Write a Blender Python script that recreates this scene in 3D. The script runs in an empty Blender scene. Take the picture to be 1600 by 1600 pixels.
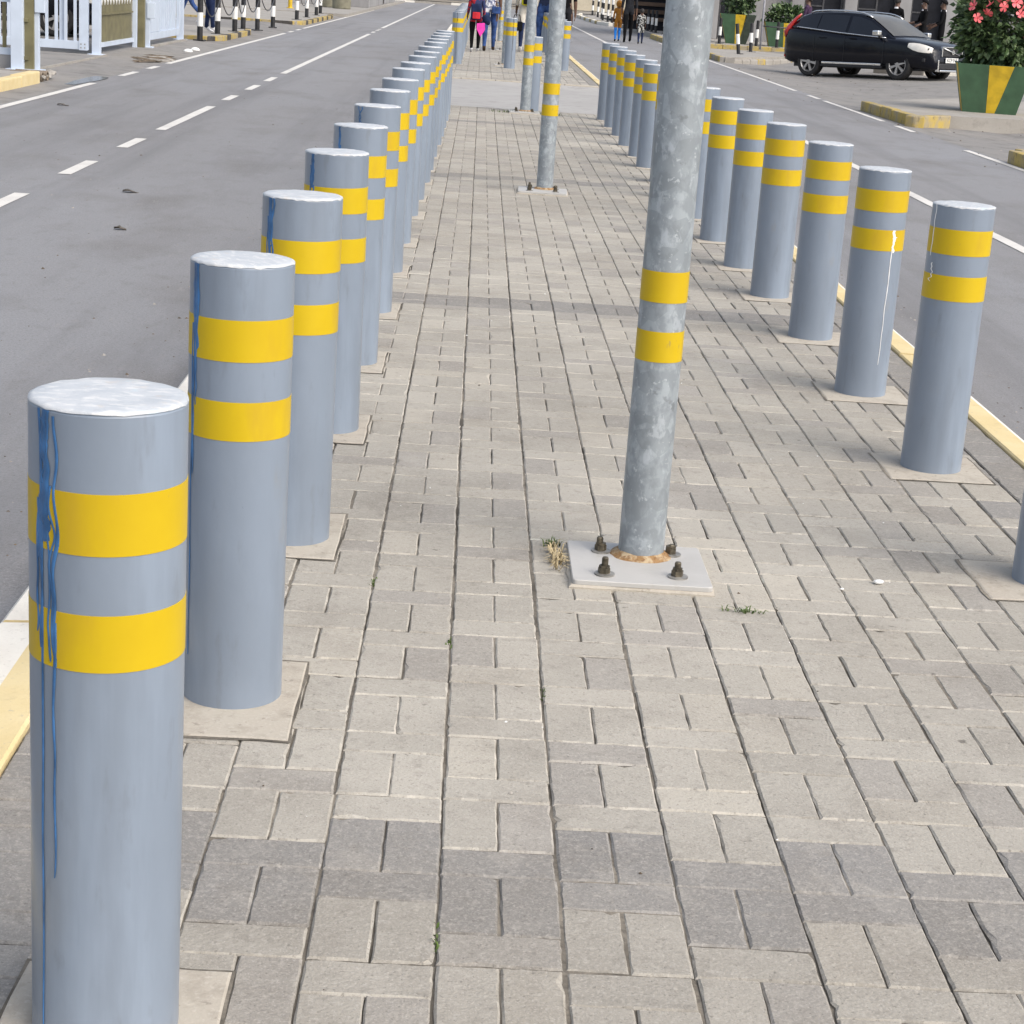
import bpy, bmesh, math, random
from mathutils import Vector, Matrix, noise as mnoise
R = math.radians
PI = math.pi
rnd = random.Random(11)
scene = bpy.context.scene
C = scene.collection

# ------------------------------------------------------------------ camera
cam = bpy.data.cameras.new('camera')
cam.sensor_width = 36.0
cam.lens = 2912.0 / 1600.0 * 36.0
cam.clip_end = 1500
cam_o = bpy.data.objects.new('camera', cam)
C.objects.link(cam_o)
r_ = Vector((0.9978757, -0.0147634, 0.0634515))
u_ = Vector((-0.0570042, 0.2736211, 0.9601469))
f_ = Vector((0.0315367, 0.9617243, -0.2721982))
m = Matrix(((r_.x, u_.x, -f_.x, -0.01163), (r_.y, u_.y, -f_.y, -2.95419), (r_.z, u_.z, -f_.z, 1.44640), (0, 0, 0, 1)))
cam_o.matrix_world = m
scene.camera = cam_o

# ------------------------------------------------------------------ sky, sun, exposure (bright overcast)
SUN_EL, SUN_AZ = 46.0, 130.0      # azimuth measured clockwise from +Y (the street direction)
world = bpy.data.worlds.new('World')
scene.world = world
world.use_nodes = True
wn = world.node_tree.nodes; wl = world.node_tree.links
wn.clear()
sky = wn.new('ShaderNodeTexSky'); sky.sky_type = 'NISHITA'; sky.sun_disc = False
sky.sun_elevation = R(SUN_EL); sky.sun_rotation = R(SUN_AZ)
sky.air_density = 1.0; sky.dust_density = 4.0; sky.ozone_density = 1.0
hs = wn.new('ShaderNodeHueSaturation'); hs.inputs['Saturation'].default_value = 0.62
bg = wn.new('ShaderNodeBackground'); bg.inputs['Strength'].default_value = 0.15
wo = wn.new('ShaderNodeOutputWorld')
wl.new(sky.outputs[0], hs.inputs['Color']); wl.new(hs.outputs[0], bg.inputs['Color']); wl.new(bg.outputs[0], wo.inputs[0])
sun = bpy.data.lights.new('sun', 'SUN'); sun.energy = 1.1; sun.angle = R(60); sun.color = (1.0, 0.95, 0.87)
sun_o = bpy.data.objects.new('sun', sun); C.objects.link(sun_o)
az, el = R(SUN_AZ), R(SUN_EL)
to_sun = Vector((math.sin(az) * math.cos(el), math.cos(az) * math.cos(el), math.sin(el)))
sun_o.rotation_euler = to_sun.to_track_quat('Z', 'Y').to_euler()
vs = scene.view_settings
vs.view_transform = 'Standard'; vs.look = 'None'; vs.gamma = 1.0; vs.exposure = 0.68
scene.render.engine = 'CYCLES'
scene.cycles.use_denoising = True
scene.cycles.max_bounces = 6

# ------------------------------------------------------------------ materials
MATS = {}
def lin(h):
    return tuple(((c / 12.92) if c <= 0.04045 else ((c + 0.055) / 1.055) ** 2.4) for c in h)

def mat(name, col, rough=0.6, var=0.12, scale=8.0, metal=0.0, bump=0.0, bscale=60.0, col2=None, spec=0.5,
        stretch=(1, 1, 1), coat=0.0, attr=None, detail=6.0, lo=0.35, hi=0.65, obj_rand=0.0):
    """general procedural surface: colour noise between col and col2, optional bump, optional colour attribute"""
    if name in MATS: return MATS[name]
    mt = bpy.data.materials.new(name); mt.use_nodes = True
    n = mt.node_tree.nodes; l = mt.node_tree.links
    b = n['Principled BSDF']
    b.inputs['Roughness'].default_value = rough
    b.inputs['Metallic'].default_value = metal
    b.inputs['Specular IOR Level'].default_value = spec
    b.inputs['Coat Weight'].default_value = coat
    tc = n.new('ShaderNodeTexCoord'); mp = n.new('ShaderNodeMapping')
    mp.inputs['Scale'].default_value = stretch
    l.new(tc.outputs['Object'], mp.inputs['Vector'])
    nz = n.new('ShaderNodeTexNoise'); nz.inputs['Scale'].default_value = scale; nz.inputs['Detail'].default_value = detail
    l.new(mp.outputs[0], nz.inputs['Vector'])
    rp = n.new('ShaderNodeValToRGB')
    rp.color_ramp.elements[0].position = lo; rp.color_ramp.elements[1].position = hi
    c2 = col2 if col2 else tuple(min(1, c * (1 + var)) for c in col)
    c1 = col if col2 else tuple(c * (1 - var) for c in col)
    rp.color_ramp.elements[0].color = (*c1, 1); rp.color_ramp.elements[1].color = (*c2, 1)
    l.new(nz.outputs['Fac'], rp.inputs['Fac'])
    out = rp.outputs[0]
    if attr:
        at = n.new('ShaderNodeVertexColor'); at.layer_name = attr
        mx = n.new('ShaderNodeMix'); mx.data_type = 'RGBA'; mx.blend_type = 'MULTIPLY'; mx.inputs[0].default_value = 1
        l.new(out, mx.inputs[6]); l.new(at.outputs[0], mx.inputs[7]); out = mx.outputs[2]
    l.new(out, b.inputs['Base Color'])
    if bump:
        nb = n.new('ShaderNodeTexNoise'); nb.inputs['Scale'].default_value = bscale; nb.inputs['Detail'].default_value = 5
        l.new(mp.outputs[0], nb.inputs['Vector'])
        bp = n.new('ShaderNodeBump'); bp.inputs['Strength'].default_value = bump; bp.inputs['Distance'].default_value = 0.01
        l.new(nb.outputs['Fac'], bp.inputs['Height']); l.new(bp.outputs[0], b.inputs['Normal'])
    MATS[name] = mt
    return mt

def layered(name, base, layers, rough=0.8, bump=0.3, bscale=200.0, attr=None, spec=0.4, coord='Object', metal=0.0, bdist=0.004):
    """base colour with several noise layers: (scale, stretch, lo, hi, colour, amount, kind)"""
    mt = bpy.data.materials.new(name); mt.use_nodes = True
    n = mt.node_tree.nodes; l = mt.node_tree.links
    b = n['Principled BSDF']; b.inputs['Roughness'].default_value = rough; b.inputs['Specular IOR Level'].default_value = spec
    b.inputs['Metallic'].default_value = metal
    tc = n.new('ShaderNodeTexCoord')
    rgb = n.new('ShaderNodeRGB'); rgb.outputs[0].default_value = (*base, 1)
    out = rgb.outputs[0]
    if attr:
        at = n.new('ShaderNodeVertexColor'); at.layer_name = attr
        out = at.outputs[0]
    for k, (scale, stretch, lo, hi, colr, amt, kind) in enumerate(layers):
        mp = n.new('ShaderNodeMapping'); mp.inputs['Scale'].default_value = stretch
        mp.inputs['Location'].default_value = (3.1 * k, 1.7 * k, 0.9 * k)
        l.new(tc.outputs[coord], mp.inputs['Vector'])
        if kind == 'vor':
            t = n.new('ShaderNodeTexVoronoi'); t.inputs['Scale'].default_value = scale
            src = t.outputs['Color']
            sp = n.new('ShaderNodeSeparateColor'); l.new(src, sp.inputs[0]); src = sp.outputs[0]
        elif kind == 'dots':
            t = n.new('ShaderNodeTexVoronoi'); t.inputs['Scale'].default_value = scale
            src = t.outputs['Distance']
        else:
            t = n.new('ShaderNodeTexNoise'); t.inputs['Scale'].default_value = scale; t.inputs['Detail'].default_value = 6
            t.inputs['Roughness'].default_value = 0.6
            src = t.outputs['Fac']
        l.new(mp.outputs[0], t.inputs['Vector'])
        mr = n.new('ShaderNodeMapRange'); mr.inputs['From Min'].default_value = lo; mr.inputs['From Max'].default_value = hi
        mr.inputs['To Max'].default_value = amt
        l.new(src, mr.inputs['Value'])
        mx = n.new('ShaderNodeMix'); mx.data_type = 'RGBA'
        l.new(mr.outputs[0], mx.inputs[0]); l.new(out, mx.inputs[6]); mx.inputs[7].default_value = (*colr, 1)
        out = mx.outputs[2]
    l.new(out, b.inputs['Base Color'])
    if bump:
        nb = n.new('ShaderNodeTexNoise'); nb.inputs['Scale'].default_value = bscale; nb.inputs['Detail'].default_value = 4
        l.new(tc.outputs[coord], nb.inputs['Vector'])
        bp = n.new('ShaderNodeBump'); bp.inputs['Strength'].default_value = bump; bp.inputs['Distance'].default_value = bdist
        l.new(nb.outputs['Fac'], bp.inputs['Height']); l.new(bp.outputs[0], b.inputs['Normal'])
    MATS[name] = mt
    return mt

ONE = (1, 1, 1)
asphalt = layered('asphalt', (0.208, 0.205, 0.208), [
    (0.35, (1, 0.25, 1), 0.40, 0.68, (0.240, 0.244, 0.256), 0.9, 'n'),  # broad bluish tint: sky reflection painted into the road colour
    (1.3, (1, 0.5, 1), 0.50, 0.75, (0.140, 0.132, 0.126), 0.75, 'n'),
    (9.0, (1, 0.5, 1), 0.55, 0.75, (0.140, 0.132, 0.126), 0.45, 'n'),
    (150.0, ONE, 0.50, 0.72, (0.34, 0.33, 0.32), 0.6, 'n'),
    (190.0, ONE, 0.55, 0.70, (0.075, 0.072, 0.07), 0.65, 'n'),
    (22.0, (1, 0.3, 1), 0.60, 0.72, (0.26, 0.25, 0.24), 0.5, 'n'),
    (75.0, ONE, 0.52, 0.66, (0.125, 0.12, 0.118), 0.55, 'n'),
    (95.0, ONE, 0.56, 0.68, (0.33, 0.325, 0.32), 0.5, 'n'),
    (0.9, (1.6, 0.06, 1), 0.52, 0.66, (0.150, 0.148, 0.150), 0.6, 'n'),
    (55.0, ONE, 0.66, 0.74, (0.075, 0.07, 0.065), 0.6, 'n')], rough=0.85, bump=0.55, bscale=240)
old_asphalt = layered('old_asphalt', (0.205, 0.197, 0.188), [
    (0.8, ONE, 0.35, 0.65, (0.25, 0.235, 0.215), 0.8, 'n'),
    (3.0, ONE, 0.50, 0.70, (0.12, 0.112, 0.104), 0.7, 'n'),
    (14.0, ONE, 0.58, 0.72, (0.34, 0.325, 0.30), 0.5, 'n'),
    (60.0, ONE, 0.60, 0.72, (0.10, 0.095, 0.09), 0.5, 'n')], rough=0.9, bump=0.5, bscale=60, bdist=0.01)
concrete = layered('concrete', (0.33, 0.31, 0.28), [
    (1.2, ONE, 0.35, 0.65, (0.26, 0.24, 0.21), 0.8, 'n'),
    (7.0, ONE, 0.52, 0.70, (0.19, 0.175, 0.155), 0.5, 'n'),
    (80.0, ONE, 0.55, 0.72, (0.42, 0.40, 0.37), 0.4, 'n')], rough=0.9, bump=0.4, bscale=90)
pad_concrete = layered('pad_concrete', (0.42, 0.385, 0.325), [
    (4.0, ONE, 0.40, 0.65, (0.40, 0.355, 0.295), 0.8, 'n'),
    (18.0, ONE, 0.50, 0.68, (0.27, 0.24, 0.195), 0.55, 'n'),
    (45.0, ONE, 0.60, 0.68, (0.16, 0.14, 0.115), 0.5, 'n'),
    (120.0, ONE, 0.55, 0.72, (0.54, 0.50, 0.44), 0.5, 'n')], rough=0.9, bump=0.35, bscale=120)
paver_mat = layered('paver_stone', (0.3, 0.28, 0.25), [
    (0.8, ONE, 0.42, 0.68, (0.215, 0.195, 0.165), 0.42, 'n'),
    (3.3, ONE, 0.50, 0.72, (0.185, 0.165, 0.14), 0.42, 'n'),
    (11.0, ONE, 0.52, 0.72, (0.43, 0.40, 0.35), 0.28, 'n'),
    (30.0, ONE, 0.55, 0.72, (0.16, 0.145, 0.125), 0.40, 'n'),
    (75.0, ONE, 0.50, 0.68, (0.47, 0.44, 0.39), 0.30, 'n'),
    (130.0, ONE, 0.59, 0.68, (0.10, 0.09, 0.08), 0.50, 'n'),
    (260.0, ONE, 0.54, 0.70, (0.52, 0.49, 0.45), 0.40, 'n'),
    (340.0, ONE, 0.60, 0.70, (0.10, 0.095, 0.085), 0.5, 'n'),
    (17.0, ONE, 0.71, 0.75, (0.085, 0.075, 0.065), 0.65, 'n')], rough=0.95, bump=0.6, bscale=150, attr='tone', bdist=0.0035, spec=0.25)
joint_mat = layered('joint_sand', (0.075, 0.066, 0.053), [
    (2.6, ONE, 0.40, 0.60, (0.27, 0.24, 0.195), 0.9, 'n'),
    (60.0, ONE, 0.5, 0.7, (0.05, 0.045, 0.04), 0.6, 'n')], rough=1.0, bump=0.6, bscale=150)
line_paint = layered('worn_white_paint', (0.62, 0.60, 0.56), [
    (3.0, ONE, 0.45, 0.70, (0.50, 0.48, 0.45), 0.7, 'n'),
    (70.0, ONE, 0.58, 0.70, (0.28, 0.27, 0.26), 0.7, 'n')], rough=0.8, bump=0.3, bscale=200)
kerb_yellow = layered('kerb_yellow_paint', (0.60, 0.48, 0.25), [
    (5.0, ONE, 0.40, 0.65, (0.66, 0.55, 0.32), 0.8, 'n'),
    (16.0, ONE, 0.60, 0.74, (0.45, 0.36, 0.20), 0.5, 'n'),
    (60.0, ONE, 0.62, 0.70, (0.38, 0.34, 0.27), 0.6, 'n')], rough=0.75, bump=0.4, bscale=90)
kerb_white = layered('kerb_white_paint', (0.70, 0.67, 0.60), [
    (6.0, ONE, 0.45, 0.70, (0.58, 0.54, 0.47), 0.7, 'n'),
    (70.0, ONE, 0.60, 0.70, (0.42, 0.39, 0.34), 0.6, 'n')], rough=0.8, bump=0.4, bscale=90)
kerb_old = layered('kerb_old_yellow', (0.42, 0.31, 0.085), [
    (4.0, ONE, 0.42, 0.60, (0.30, 0.26, 0.19), 0.9, 'n'),
    (14.0, ONE, 0.55, 0.68, (0.13, 0.11, 0.08), 0.7, 'n')], rough=0.85, bump=0.5, bscale=60)
kerb_black = mat('kerb_black_paint', (0.05, 0.045, 0.04), 0.8, 0.4, 12, bump=0.3)
dirt = layered('dirt', (0.15, 0.115, 0.08), [(3.0, ONE, 0.4, 0.6, (0.07, 0.055, 0.04), 0.9, 'n'),
    (30.0, ONE, 0.5, 0.7, (0.24, 0.20, 0.15), 0.6, 'n')], rough=1, bump=1.0, bscale=30, bdist=0.02)
ground_mat = layered('dry_ground', (0.24, 0.21, 0.17), [(0.2, ONE, 0.4, 0.6, (0.30, 0.27, 0.22), 0.8, 'n'),
    (6.0, ONE, 0.5, 0.7, (0.17, 0.15, 0.12), 0.6, 'n')], rough=1, bump=0.4, bscale=20)

bollard_grey = layered('grey_enamel', (0.196, 0.234, 0.288), [
    (2.2, (1, 1, 0.55), 0.42, 0.66, (0.232, 0.279, 0.348), 0.85, 'n'),
    (7.0, (1, 1, 0.10), 0.50, 0.66, (0.275, 0.335, 0.42), 0.55, 'n'),
    (9.0, (1, 1, 0.14), 0.54, 0.70, (0.160, 0.190, 0.232), 0.6, 'n'),
    (26.0, (1, 1, 0.25), 0.60, 0.70, (0.150, 0.165, 0.185), 0.35, 'n'),
    (5.5, (1, 1, 0.4), 0.62, 0.72, (0.230, 0.225, 0.205), 0.55, 'n'),
    (38.0, (1, 1, 0.45), 0.735, 0.75, (0.035, 0.035, 0.04), 0.85, 'n')], rough=0.33, bump=0.35, bscale=7, spec=0.5, bdist=0.006)
band_yellow = layered('yellow_band_film', (0.55, 0.385, 0.006), [
    (3.0, ONE, 0.42, 0.65, (0.50, 0.335, 0.005), 0.9, 'n'),
    (11.0, (1, 1, 0.25), 0.56, 0.72, (0.46, 0.30, 0.02), 0.55, 'n'),
    (40.0, (1, 1, 0.4), 0.68, 0.73, (0.30, 0.235, 0.07), 0.6, 'n')], rough=0.42, bump=0.25, bscale=9, spec=0.35, bdist=0.004)
cap_white = layered('cap_white_paint', (0.48, 0.50, 0.52), [
    (14.0, ONE, 0.44, 0.60, (0.42, 0.45, 0.48), 0.85, 'n'),
    (34.0, (1, 2.2, 1), 0.52, 0.62, (0.62, 0.62, 0.61), 0.7, 'n'),
    (20.0, ONE, 0.58, 0.70, (0.52, 0.46, 0.40), 0.6, 'n'),
    (9.0, ONE, 0.60, 0.70, (0.38, 0.56, 0.63), 0.6, 'n'),
    (60.0, ONE, 0.62, 0.70, (0.40, 0.40, 0.41), 0.5, 'n')], rough=0.55, bump=0.5, bscale=26, bdist=0.008)
drip_blue = mat('blue_drip_paint', (0.036, 0.125, 0.29), 0.30, 0.35, 22, bump=0.1)
drip_white = mat('white_drip_paint', (0.78, 0.78, 0.78), 0.4, 0.08, 30)
galv = layered('galvanised_steel', (0.265, 0.295, 0.318), [
    (30.0, (1, 1, 0.7), 0.45, 0.58, (0.38, 0.42, 0.45), 0.8, 'n'),
    (22.0, ONE, 0.25, 0.75, (0.22, 0.245, 0.262), 0.55, 'vor'),
    (30.0, (1, 1, 0.5), 0.58, 0.64, (0.50, 0.54, 0.58), 0.45, 'n'),
    (60.0, ONE, 0.63, 0.68, (0.56, 0.60, 0.63), 0.55, 'n'),
    (18.0, ONE, 0.66, 0.71, (0.13, 0.14, 0.15), 0.5, 'n')], rough=0.47, bump=0.12, bscale=40, spec=0.5, metal=0.25)
plate_white = layered('plate_paint', (0.44, 0.43, 0.41), [
    (6.0, ONE, 0.45, 0.65, (0.37, 0.36, 0.34), 0.7, 'n'),
    (25.0, ONE, 0.60, 0.70, (0.38, 0.36, 0.33), 0.5, 'n')], rough=0.5, bump=0.15, bscale=60)
rust = layered('rust', (0.27, 0.16, 0.07), [(40.0, ONE, 0.45, 0.6, (0.47, 0.38, 0.25), 0.8, 'n'),
    (90.0, ONE, 0.5, 0.65, (0.16, 0.075, 0.03), 0.7, 'n')], rough=0.9, bump=0.8, bscale=80)
bolt_steel = mat('bolt_steel', (0.10, 0.085, 0.06), 0.55, 0.5, 60, metal=0.5, bump=0.3)
washer_steel = mat('washer_steel', (0.28, 0.27, 0.25), 0.5, 0.3, 60, metal=0.5)
gate_white = mat('pale_gate_paint', (0.50, 0.565, 0.66), 0.42, 0.05, 4, bump=0.05, bscale=20)
gate_olive = mat('olive_paint', (0.145, 0.13, 0.065), 0.6, 0.18, 5, bump=0.1, bscale=20)
black_paint = mat('black_paint', (0.014, 0.014, 0.016), 0.5, 0.4, 12)
white_paint = mat('white_paint', (0.74, 0.73, 0.70), 0.55, 0.06, 9)
steel_dark = mat('dark_steel', (0.07, 0.07, 0.075), 0.5, 0.3, 20, metal=0.5)
planter_green = mat('planter_green', (0.048, 0.108, 0.055), 0.6, 0.16, 5, bump=0.2, bscale=30)
planter_yellow = mat('planter_yellow', (0.56, 0.37, 0.015), 0.6, 0.16, 7, bump=0.2, bscale=30)
planter_dark = mat('planter_dark', (0.035, 0.05, 0.035), 0.6, 0.2, 7, bump=0.2, bscale=30)
soil = mat('soil', (0.05, 0.035, 0.025), 1.0, 0.4, 30, bump=0.8)
leaf_green = mat('leaf_green', (0.055, 0.105, 0.035), 0.45, 0.35, 3.0, col2=(0.15, 0.215, 0.085))
leaf_dark = mat('leaf_dark', (0.026, 0.05, 0.02), 0.55, 0.3, 3.0, col2=(0.05, 0.09, 0.035))
petal = mat('pink_petal', (0.75, 0.10, 0.13), 0.5, 0.15, 20, col2=(0.80, 0.17, 0.17))
bark = mat('bark', (0.10, 0.075, 0.05), 0.9, 0.35, 14, bump=0.8, stretch=(1, 1, 0.3))
car_paint = mat('navy_car_paint', (0.0022, 0.0032, 0.0075), 0.20, 0.1, 3, coat=0.12, spec=0.28)
car_glass = mat('tinted_glass', (0.006, 0.008, 0.013), 0.08, 0.1, 3, spec=0.6)
screen_glass = mat('windscreen_glass', (0.085, 0.08, 0.066), 0.12, 0.2, 2, spec=0.5)
chrome = mat('chrome', (0.70, 0.71, 0.72), 0.18, 0.03, 4, metal=0.9)
alloy = mat('alloy_wheel', (0.42, 0.41, 0.40), 0.35, 0.08, 9, metal=0.6)
rubber = mat('rubber', (0.018, 0.017, 0.017), 0.75, 0.25, 20)
plastic_black = mat('black_plastic', (0.016, 0.016, 0.018), 0.5, 0.3, 20)
lamp_red = mat('tail_lamp_red', (0.42, 0.022, 0.02), 0.2, 0.1, 20, coat=0.6)
lamp_clear = mat('headlamp_lens', (0.72, 0.69, 0.63), 0.15, 0.08, 12, coat=0.8)
plate_mat = mat('number_plate', (0.62, 0.62, 0.60), 0.5, 0.05, 9)
wall_grey = layered('grey_render', (0.30, 0.295, 0.295), [(0.7, (1, 1, 0.4), 0.4, 0.65, (0.17, 0.165, 0.165), 0.8, 'n'),
    (5.0, (1, 1, 0.3), 0.5, 0.7, (0.30, 0.30, 0.295), 0.5, 'n')], rough=0.9, bump=0.2, bscale=30)
dark_opening = mat('near_black_panel', (0.013, 0.014, 0.019), 0.7, 0.3, 3, spec=0.2)  # near-black fill for doors, windows and the backing behind the boards
brown_wood = mat('brown_boards', (0.095, 0.062, 0.042), 0.8, 0.35, 6, bump=0.4, stretch=(0.3, 1, 1))
cream_wall = layered('cream_render', (0.50, 0.45, 0.35), [(0.6, ONE, 0.4, 0.65, (0.42, 0.37, 0.28), 0.8, 'n'),
    (6.0, ONE, 0.5, 0.7, (0.34, 0.30, 0.23), 0.4, 'n')], rough=0.95, bump=0.2)
grass_green = mat('grass_blade', (0.07, 0.11, 0.02), 0.7, 0.35, 30)
grass_dry = mat('dry_grass_blade', (0.42, 0.34, 0.20), 0.8, 0.25, 30)
litter_brown = mat('dry_leaf', (0.10, 0.085, 0.07), 0.8, 0.5, 60)
white_stone = mat('white_stone', (0.78, 0.78, 0.76), 0.5, 0.06, 30)
clay = mat('clay_pipe', (0.20, 0.16, 0.12), 0.9, 0.3, 20, bump=0.5)
skin_dark = mat('skin', (0.105, 0.055, 0.035), 0.5, 0.1, 12)
def cloth(name, col, var=0.15, sc=9.0, col2=None, lo=0.4, hi=0.6): return mat(name, col, 0.95, var, sc, col2=col2, lo=lo, hi=hi, spec=0.12)
hair_mat = mat('hair', (0.012, 0.010, 0.009), 0.7, 0.2, 40, bump=0.6)

# ------------------------------------------------------------------ mesh helpers
class MB:
    def __init__(s): s.v = []; s.f = []; s.m = []; s.sm = []
    def add(s, vs_, fs, mi=0, smooth=False):
        o = len(s.v); s.v += [tuple(v) for v in vs_]
        for f in fs: s.f.append(tuple(i + o for i in f)); s.m.append(mi); s.sm.append(smooth)
        return s
    def box(s, x0, x1, y0, y1, z0, z1, mi=0, bev=0.0):
        if bev <= 0:
            v = [(x, y, z) for z in (z0, z1) for y in (y0, y1) for x in (x0, x1)]
            return s.add(v, [(0, 2, 3, 1), (4, 5, 7, 6), (0, 1, 5, 4), (2, 6, 7, 3), (0, 4, 6, 2), (1, 3, 7, 5)], mi)
        b = bev
        bm = bmesh.new(); bmesh.ops.create_cube(bm, size=1)
        for v in bm.verts:
            v.co = Vector(((x0 + x1) / 2 + v.co.x * (x1 - x0), (y0 + y1) / 2 + v.co.y * (y1 - y0), (z0 + z1) / 2 + v.co.z * (z1 - z0)))
        bmesh.ops.bevel(bm, geom=bm.edges[:], offset=b, segments=2, profile=0.6, affect='EDGES')
        return s.bm(bm, mi)
    def bm(s, bm, mi=0, smooth=False):
        bm.verts.index_update()
        s.add([v.co[:] for v in bm.verts], [tuple(v.index for v in f.verts) for f in bm.faces], mi, smooth)
        bm.free(); return s
    def lathe(s, prof, n=32, mi=0, smooth=True, c=(0, 0, 0), axis='z', close=True, crease=True):
        """prof: (r, z) list from bottom to top; caps where close"""
        vv = []
        for r, z in prof:
            for k in range(n):
                a = 2 * PI * k / n
                p = (r * math.cos(a), r * math.sin(a), z)
                if axis == 'y': p = (p[0], p[2], -p[1])
                if axis == 'x': p = (p[2], p[0], p[1])
                vv.append((p[0] + c[0], p[1] + c[1], p[2] + c[2]))
        ff = []
        for i in range(len(prof) - 1):
            for k in range(n):
                k2 = (k + 1) % n
                ff.append((i * n + k, i * n + k2, (i + 1) * n + k2, (i + 1) * n + k))
        if crease and len(prof) > 2:
            # every band of the profile gets vertices of its own, so corners stay crisp
            for i in range(len(prof) - 1):
                s.add(vv[i * n:(i + 2) * n], [(k, (k + 1) % n, n + (k + 1) % n, n + k) for k in range(n)], mi, smooth)
            if close:
                s.add(vv[:n], [tuple(reversed(range(n)))], mi, False); s.add(vv[-n:], [tuple(range(n))], mi, False)
            return s
        s.add(vv, ff, mi, smooth)
        if close:
            o = len(s.v) - len(vv)
            s.f.append(tuple(o + k for k in reversed(range(n)))); s.m.append(mi); s.sm.append(False)
            t = o + (len(prof) - 1) * n
            s.f.append(tuple(t + k for k in range(n))); s.m.append(mi); s.sm.append(False)
        return s
    def tube(s, pts, r, n=10, mi=0, cap=True):
        pts = [Vector(p) for p in pts]; rs = r if isinstance(r, (list, tuple)) else [r] * len(pts)
        vv = []; ff = []
        for i, p in enumerate(pts):
            d = (pts[min(i + 1, len(pts) - 1)] - pts[max(i - 1, 0)]).normalized()
            a = d.cross(Vector((0, 0, 1)))
            if a.length < 1e-3: a = Vector((1, 0, 0))
            a.normalize(); b = d.cross(a)
            for k in range(n):
                t = 2 * PI * k / n
                vv.append(p + (a * math.cos(t) + b * math.sin(t)) * rs[i])
        for i in range(len(pts) - 1):
            for k in range(n):
                k2 = (k + 1) % n
                ff.append((i * n + k, (i + 1) * n + k, (i + 1) * n + k2, i * n + k2))
        s.add(vv, ff, mi, True)
        if cap:
            o = len(s.v) - len(vv)
            s.f.append(tuple(o + k for k in range(n))); s.m.append(mi); s.sm.append(False)
            t = o + (len(pts) - 1) * n
            s.f.append(tuple(t + k for k in reversed(range(n)))); s.m.append(mi); s.sm.append(False)
        return s
    def prism(s, poly, z0, z1, mi=0):
        """poly (x,y) counter-clockwise, extruded from z0 to z1"""
        n = len(poly)
        vv = [(x, y, z0) for x, y in poly] + [(x, y, z1) for x, y in poly]
        ff = [tuple(reversed(range(n))), tuple(range(n, 2 * n))] + [(k, (k + 1) % n, n + (k + 1) % n, n + k) for k in range(n)]
        return s.add(vv, ff, mi)
    def xf(s, M):
        s.v = [tuple(M @ Vector(v)) for v in s.v]; return s
    def mesh(s, name, mats):
        me = bpy.data.meshes.new(name); me.from_pydata(s.v, [], s.f)
        for mm in (mats if isinstance(mats, (list, tuple)) else [mats]): me.materials.append(mm)
        me.polygons.foreach_set('material_index', s.m); me.polygons.foreach_set('use_smooth', s.sm)
        me.update(); return me
    def build(s, name, mats, parent=None):
        o = bpy.data.objects.new(name, s.mesh(name, mats)); C.objects.link(o)
        if parent is not None: o.parent = parent
        return o

def fix_normals(o):
    bm = bmesh.new(); bm.from_mesh(o.data); bmesh.ops.recalc_face_normals(bm, faces=bm.faces[:]); bm.to_mesh(o.data); bm.free()
    return o
def tag(o, label, cat, group=None):
    o['label'] = label; o['category'] = cat
    if group: o['group'] = group
    return o
def struct(o, kind='structure'):
    o['kind'] = kind; return o
def thing(name, label, cat, loc=(0, 0, 0), rz=0.0, group=None):
    o = bpy.data.objects.new(name, None); C.objects.link(o); o.empty_display_size = 0.2
    o.location = loc; o.rotation_euler = (0, 0, rz)
    return tag(o, label, cat, group)
def copy_tree(o, parent=None):
    c = o.copy(); C.objects.link(c)
    if parent is not None: c.parent = parent
    for ch in list(o.children): copy_tree(ch, c)
    return c
ORD = ['first', 'second', 'third', 'fourth', 'fifth', 'sixth', 'seventh', 'eighth', 'ninth', 'tenth', 'eleventh', 'twelfth',
       'thirteenth', 'fourteenth', 'fifteenth', 'sixteenth', 'seventeenth', 'eighteenth', 'nineteenth', 'twentieth']

# ================================================================== SETTING
ROAD_Z = -0.12
def sheet(name, x0, x1, y0, y1, z, mt, nx=1, ny=1, zf=None):
    b = MB(); vv = []; ff = []
    for j in range(ny + 1):
        for i in range(nx + 1):
            x = x0 + (x1 - x0) * i / nx; y = y0 + (y1 - y0) * j / ny
            vv.append((x, y, zf(x, y) if zf else z))
    for j in range(ny):
        for i in range(nx):
            a = j * (nx + 1) + i
            ff.append((a, a + 1, a + nx + 2, a + nx + 1))
    b.add(vv, ff, 0, bool(zf))
    return struct(b.build(name, mt))
sheet('ground', -400, 400, -60, 700, -0.40, ground_mat)
sheet('road', -5.02, 5.95, -14, 121.0, ROAD_Z, asphalt)
sheet('cross_road', -60, 60, 121.0, 131.0, ROAD_Z - 0.004, asphalt)

# ---- right-hand apron: the ground beside the carriageway falls to a gutter then rises to the right
def apron_z(x, y):
    pts = [(5.9, -0.124), (7.7, -0.207), (9.4, -0.097), (12, 0.03), (60, 0.5)]
    for (xa, za), (xb, zb) in zip(pts, pts[1:]):
        if x <= xb: return za + (zb - za) * max(0, (x - xa) / (xb - xa))
    return 0.5
b = sheet('forecourt', 5.9, 60, 14, 121, 0, old_asphalt, 90, 40, lambda x, y: apron_z(x, y) + 0.006 * mnoise.noise((x, y * 0.7, 0)) * min(1, max(0, x - 6.0)))

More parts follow.
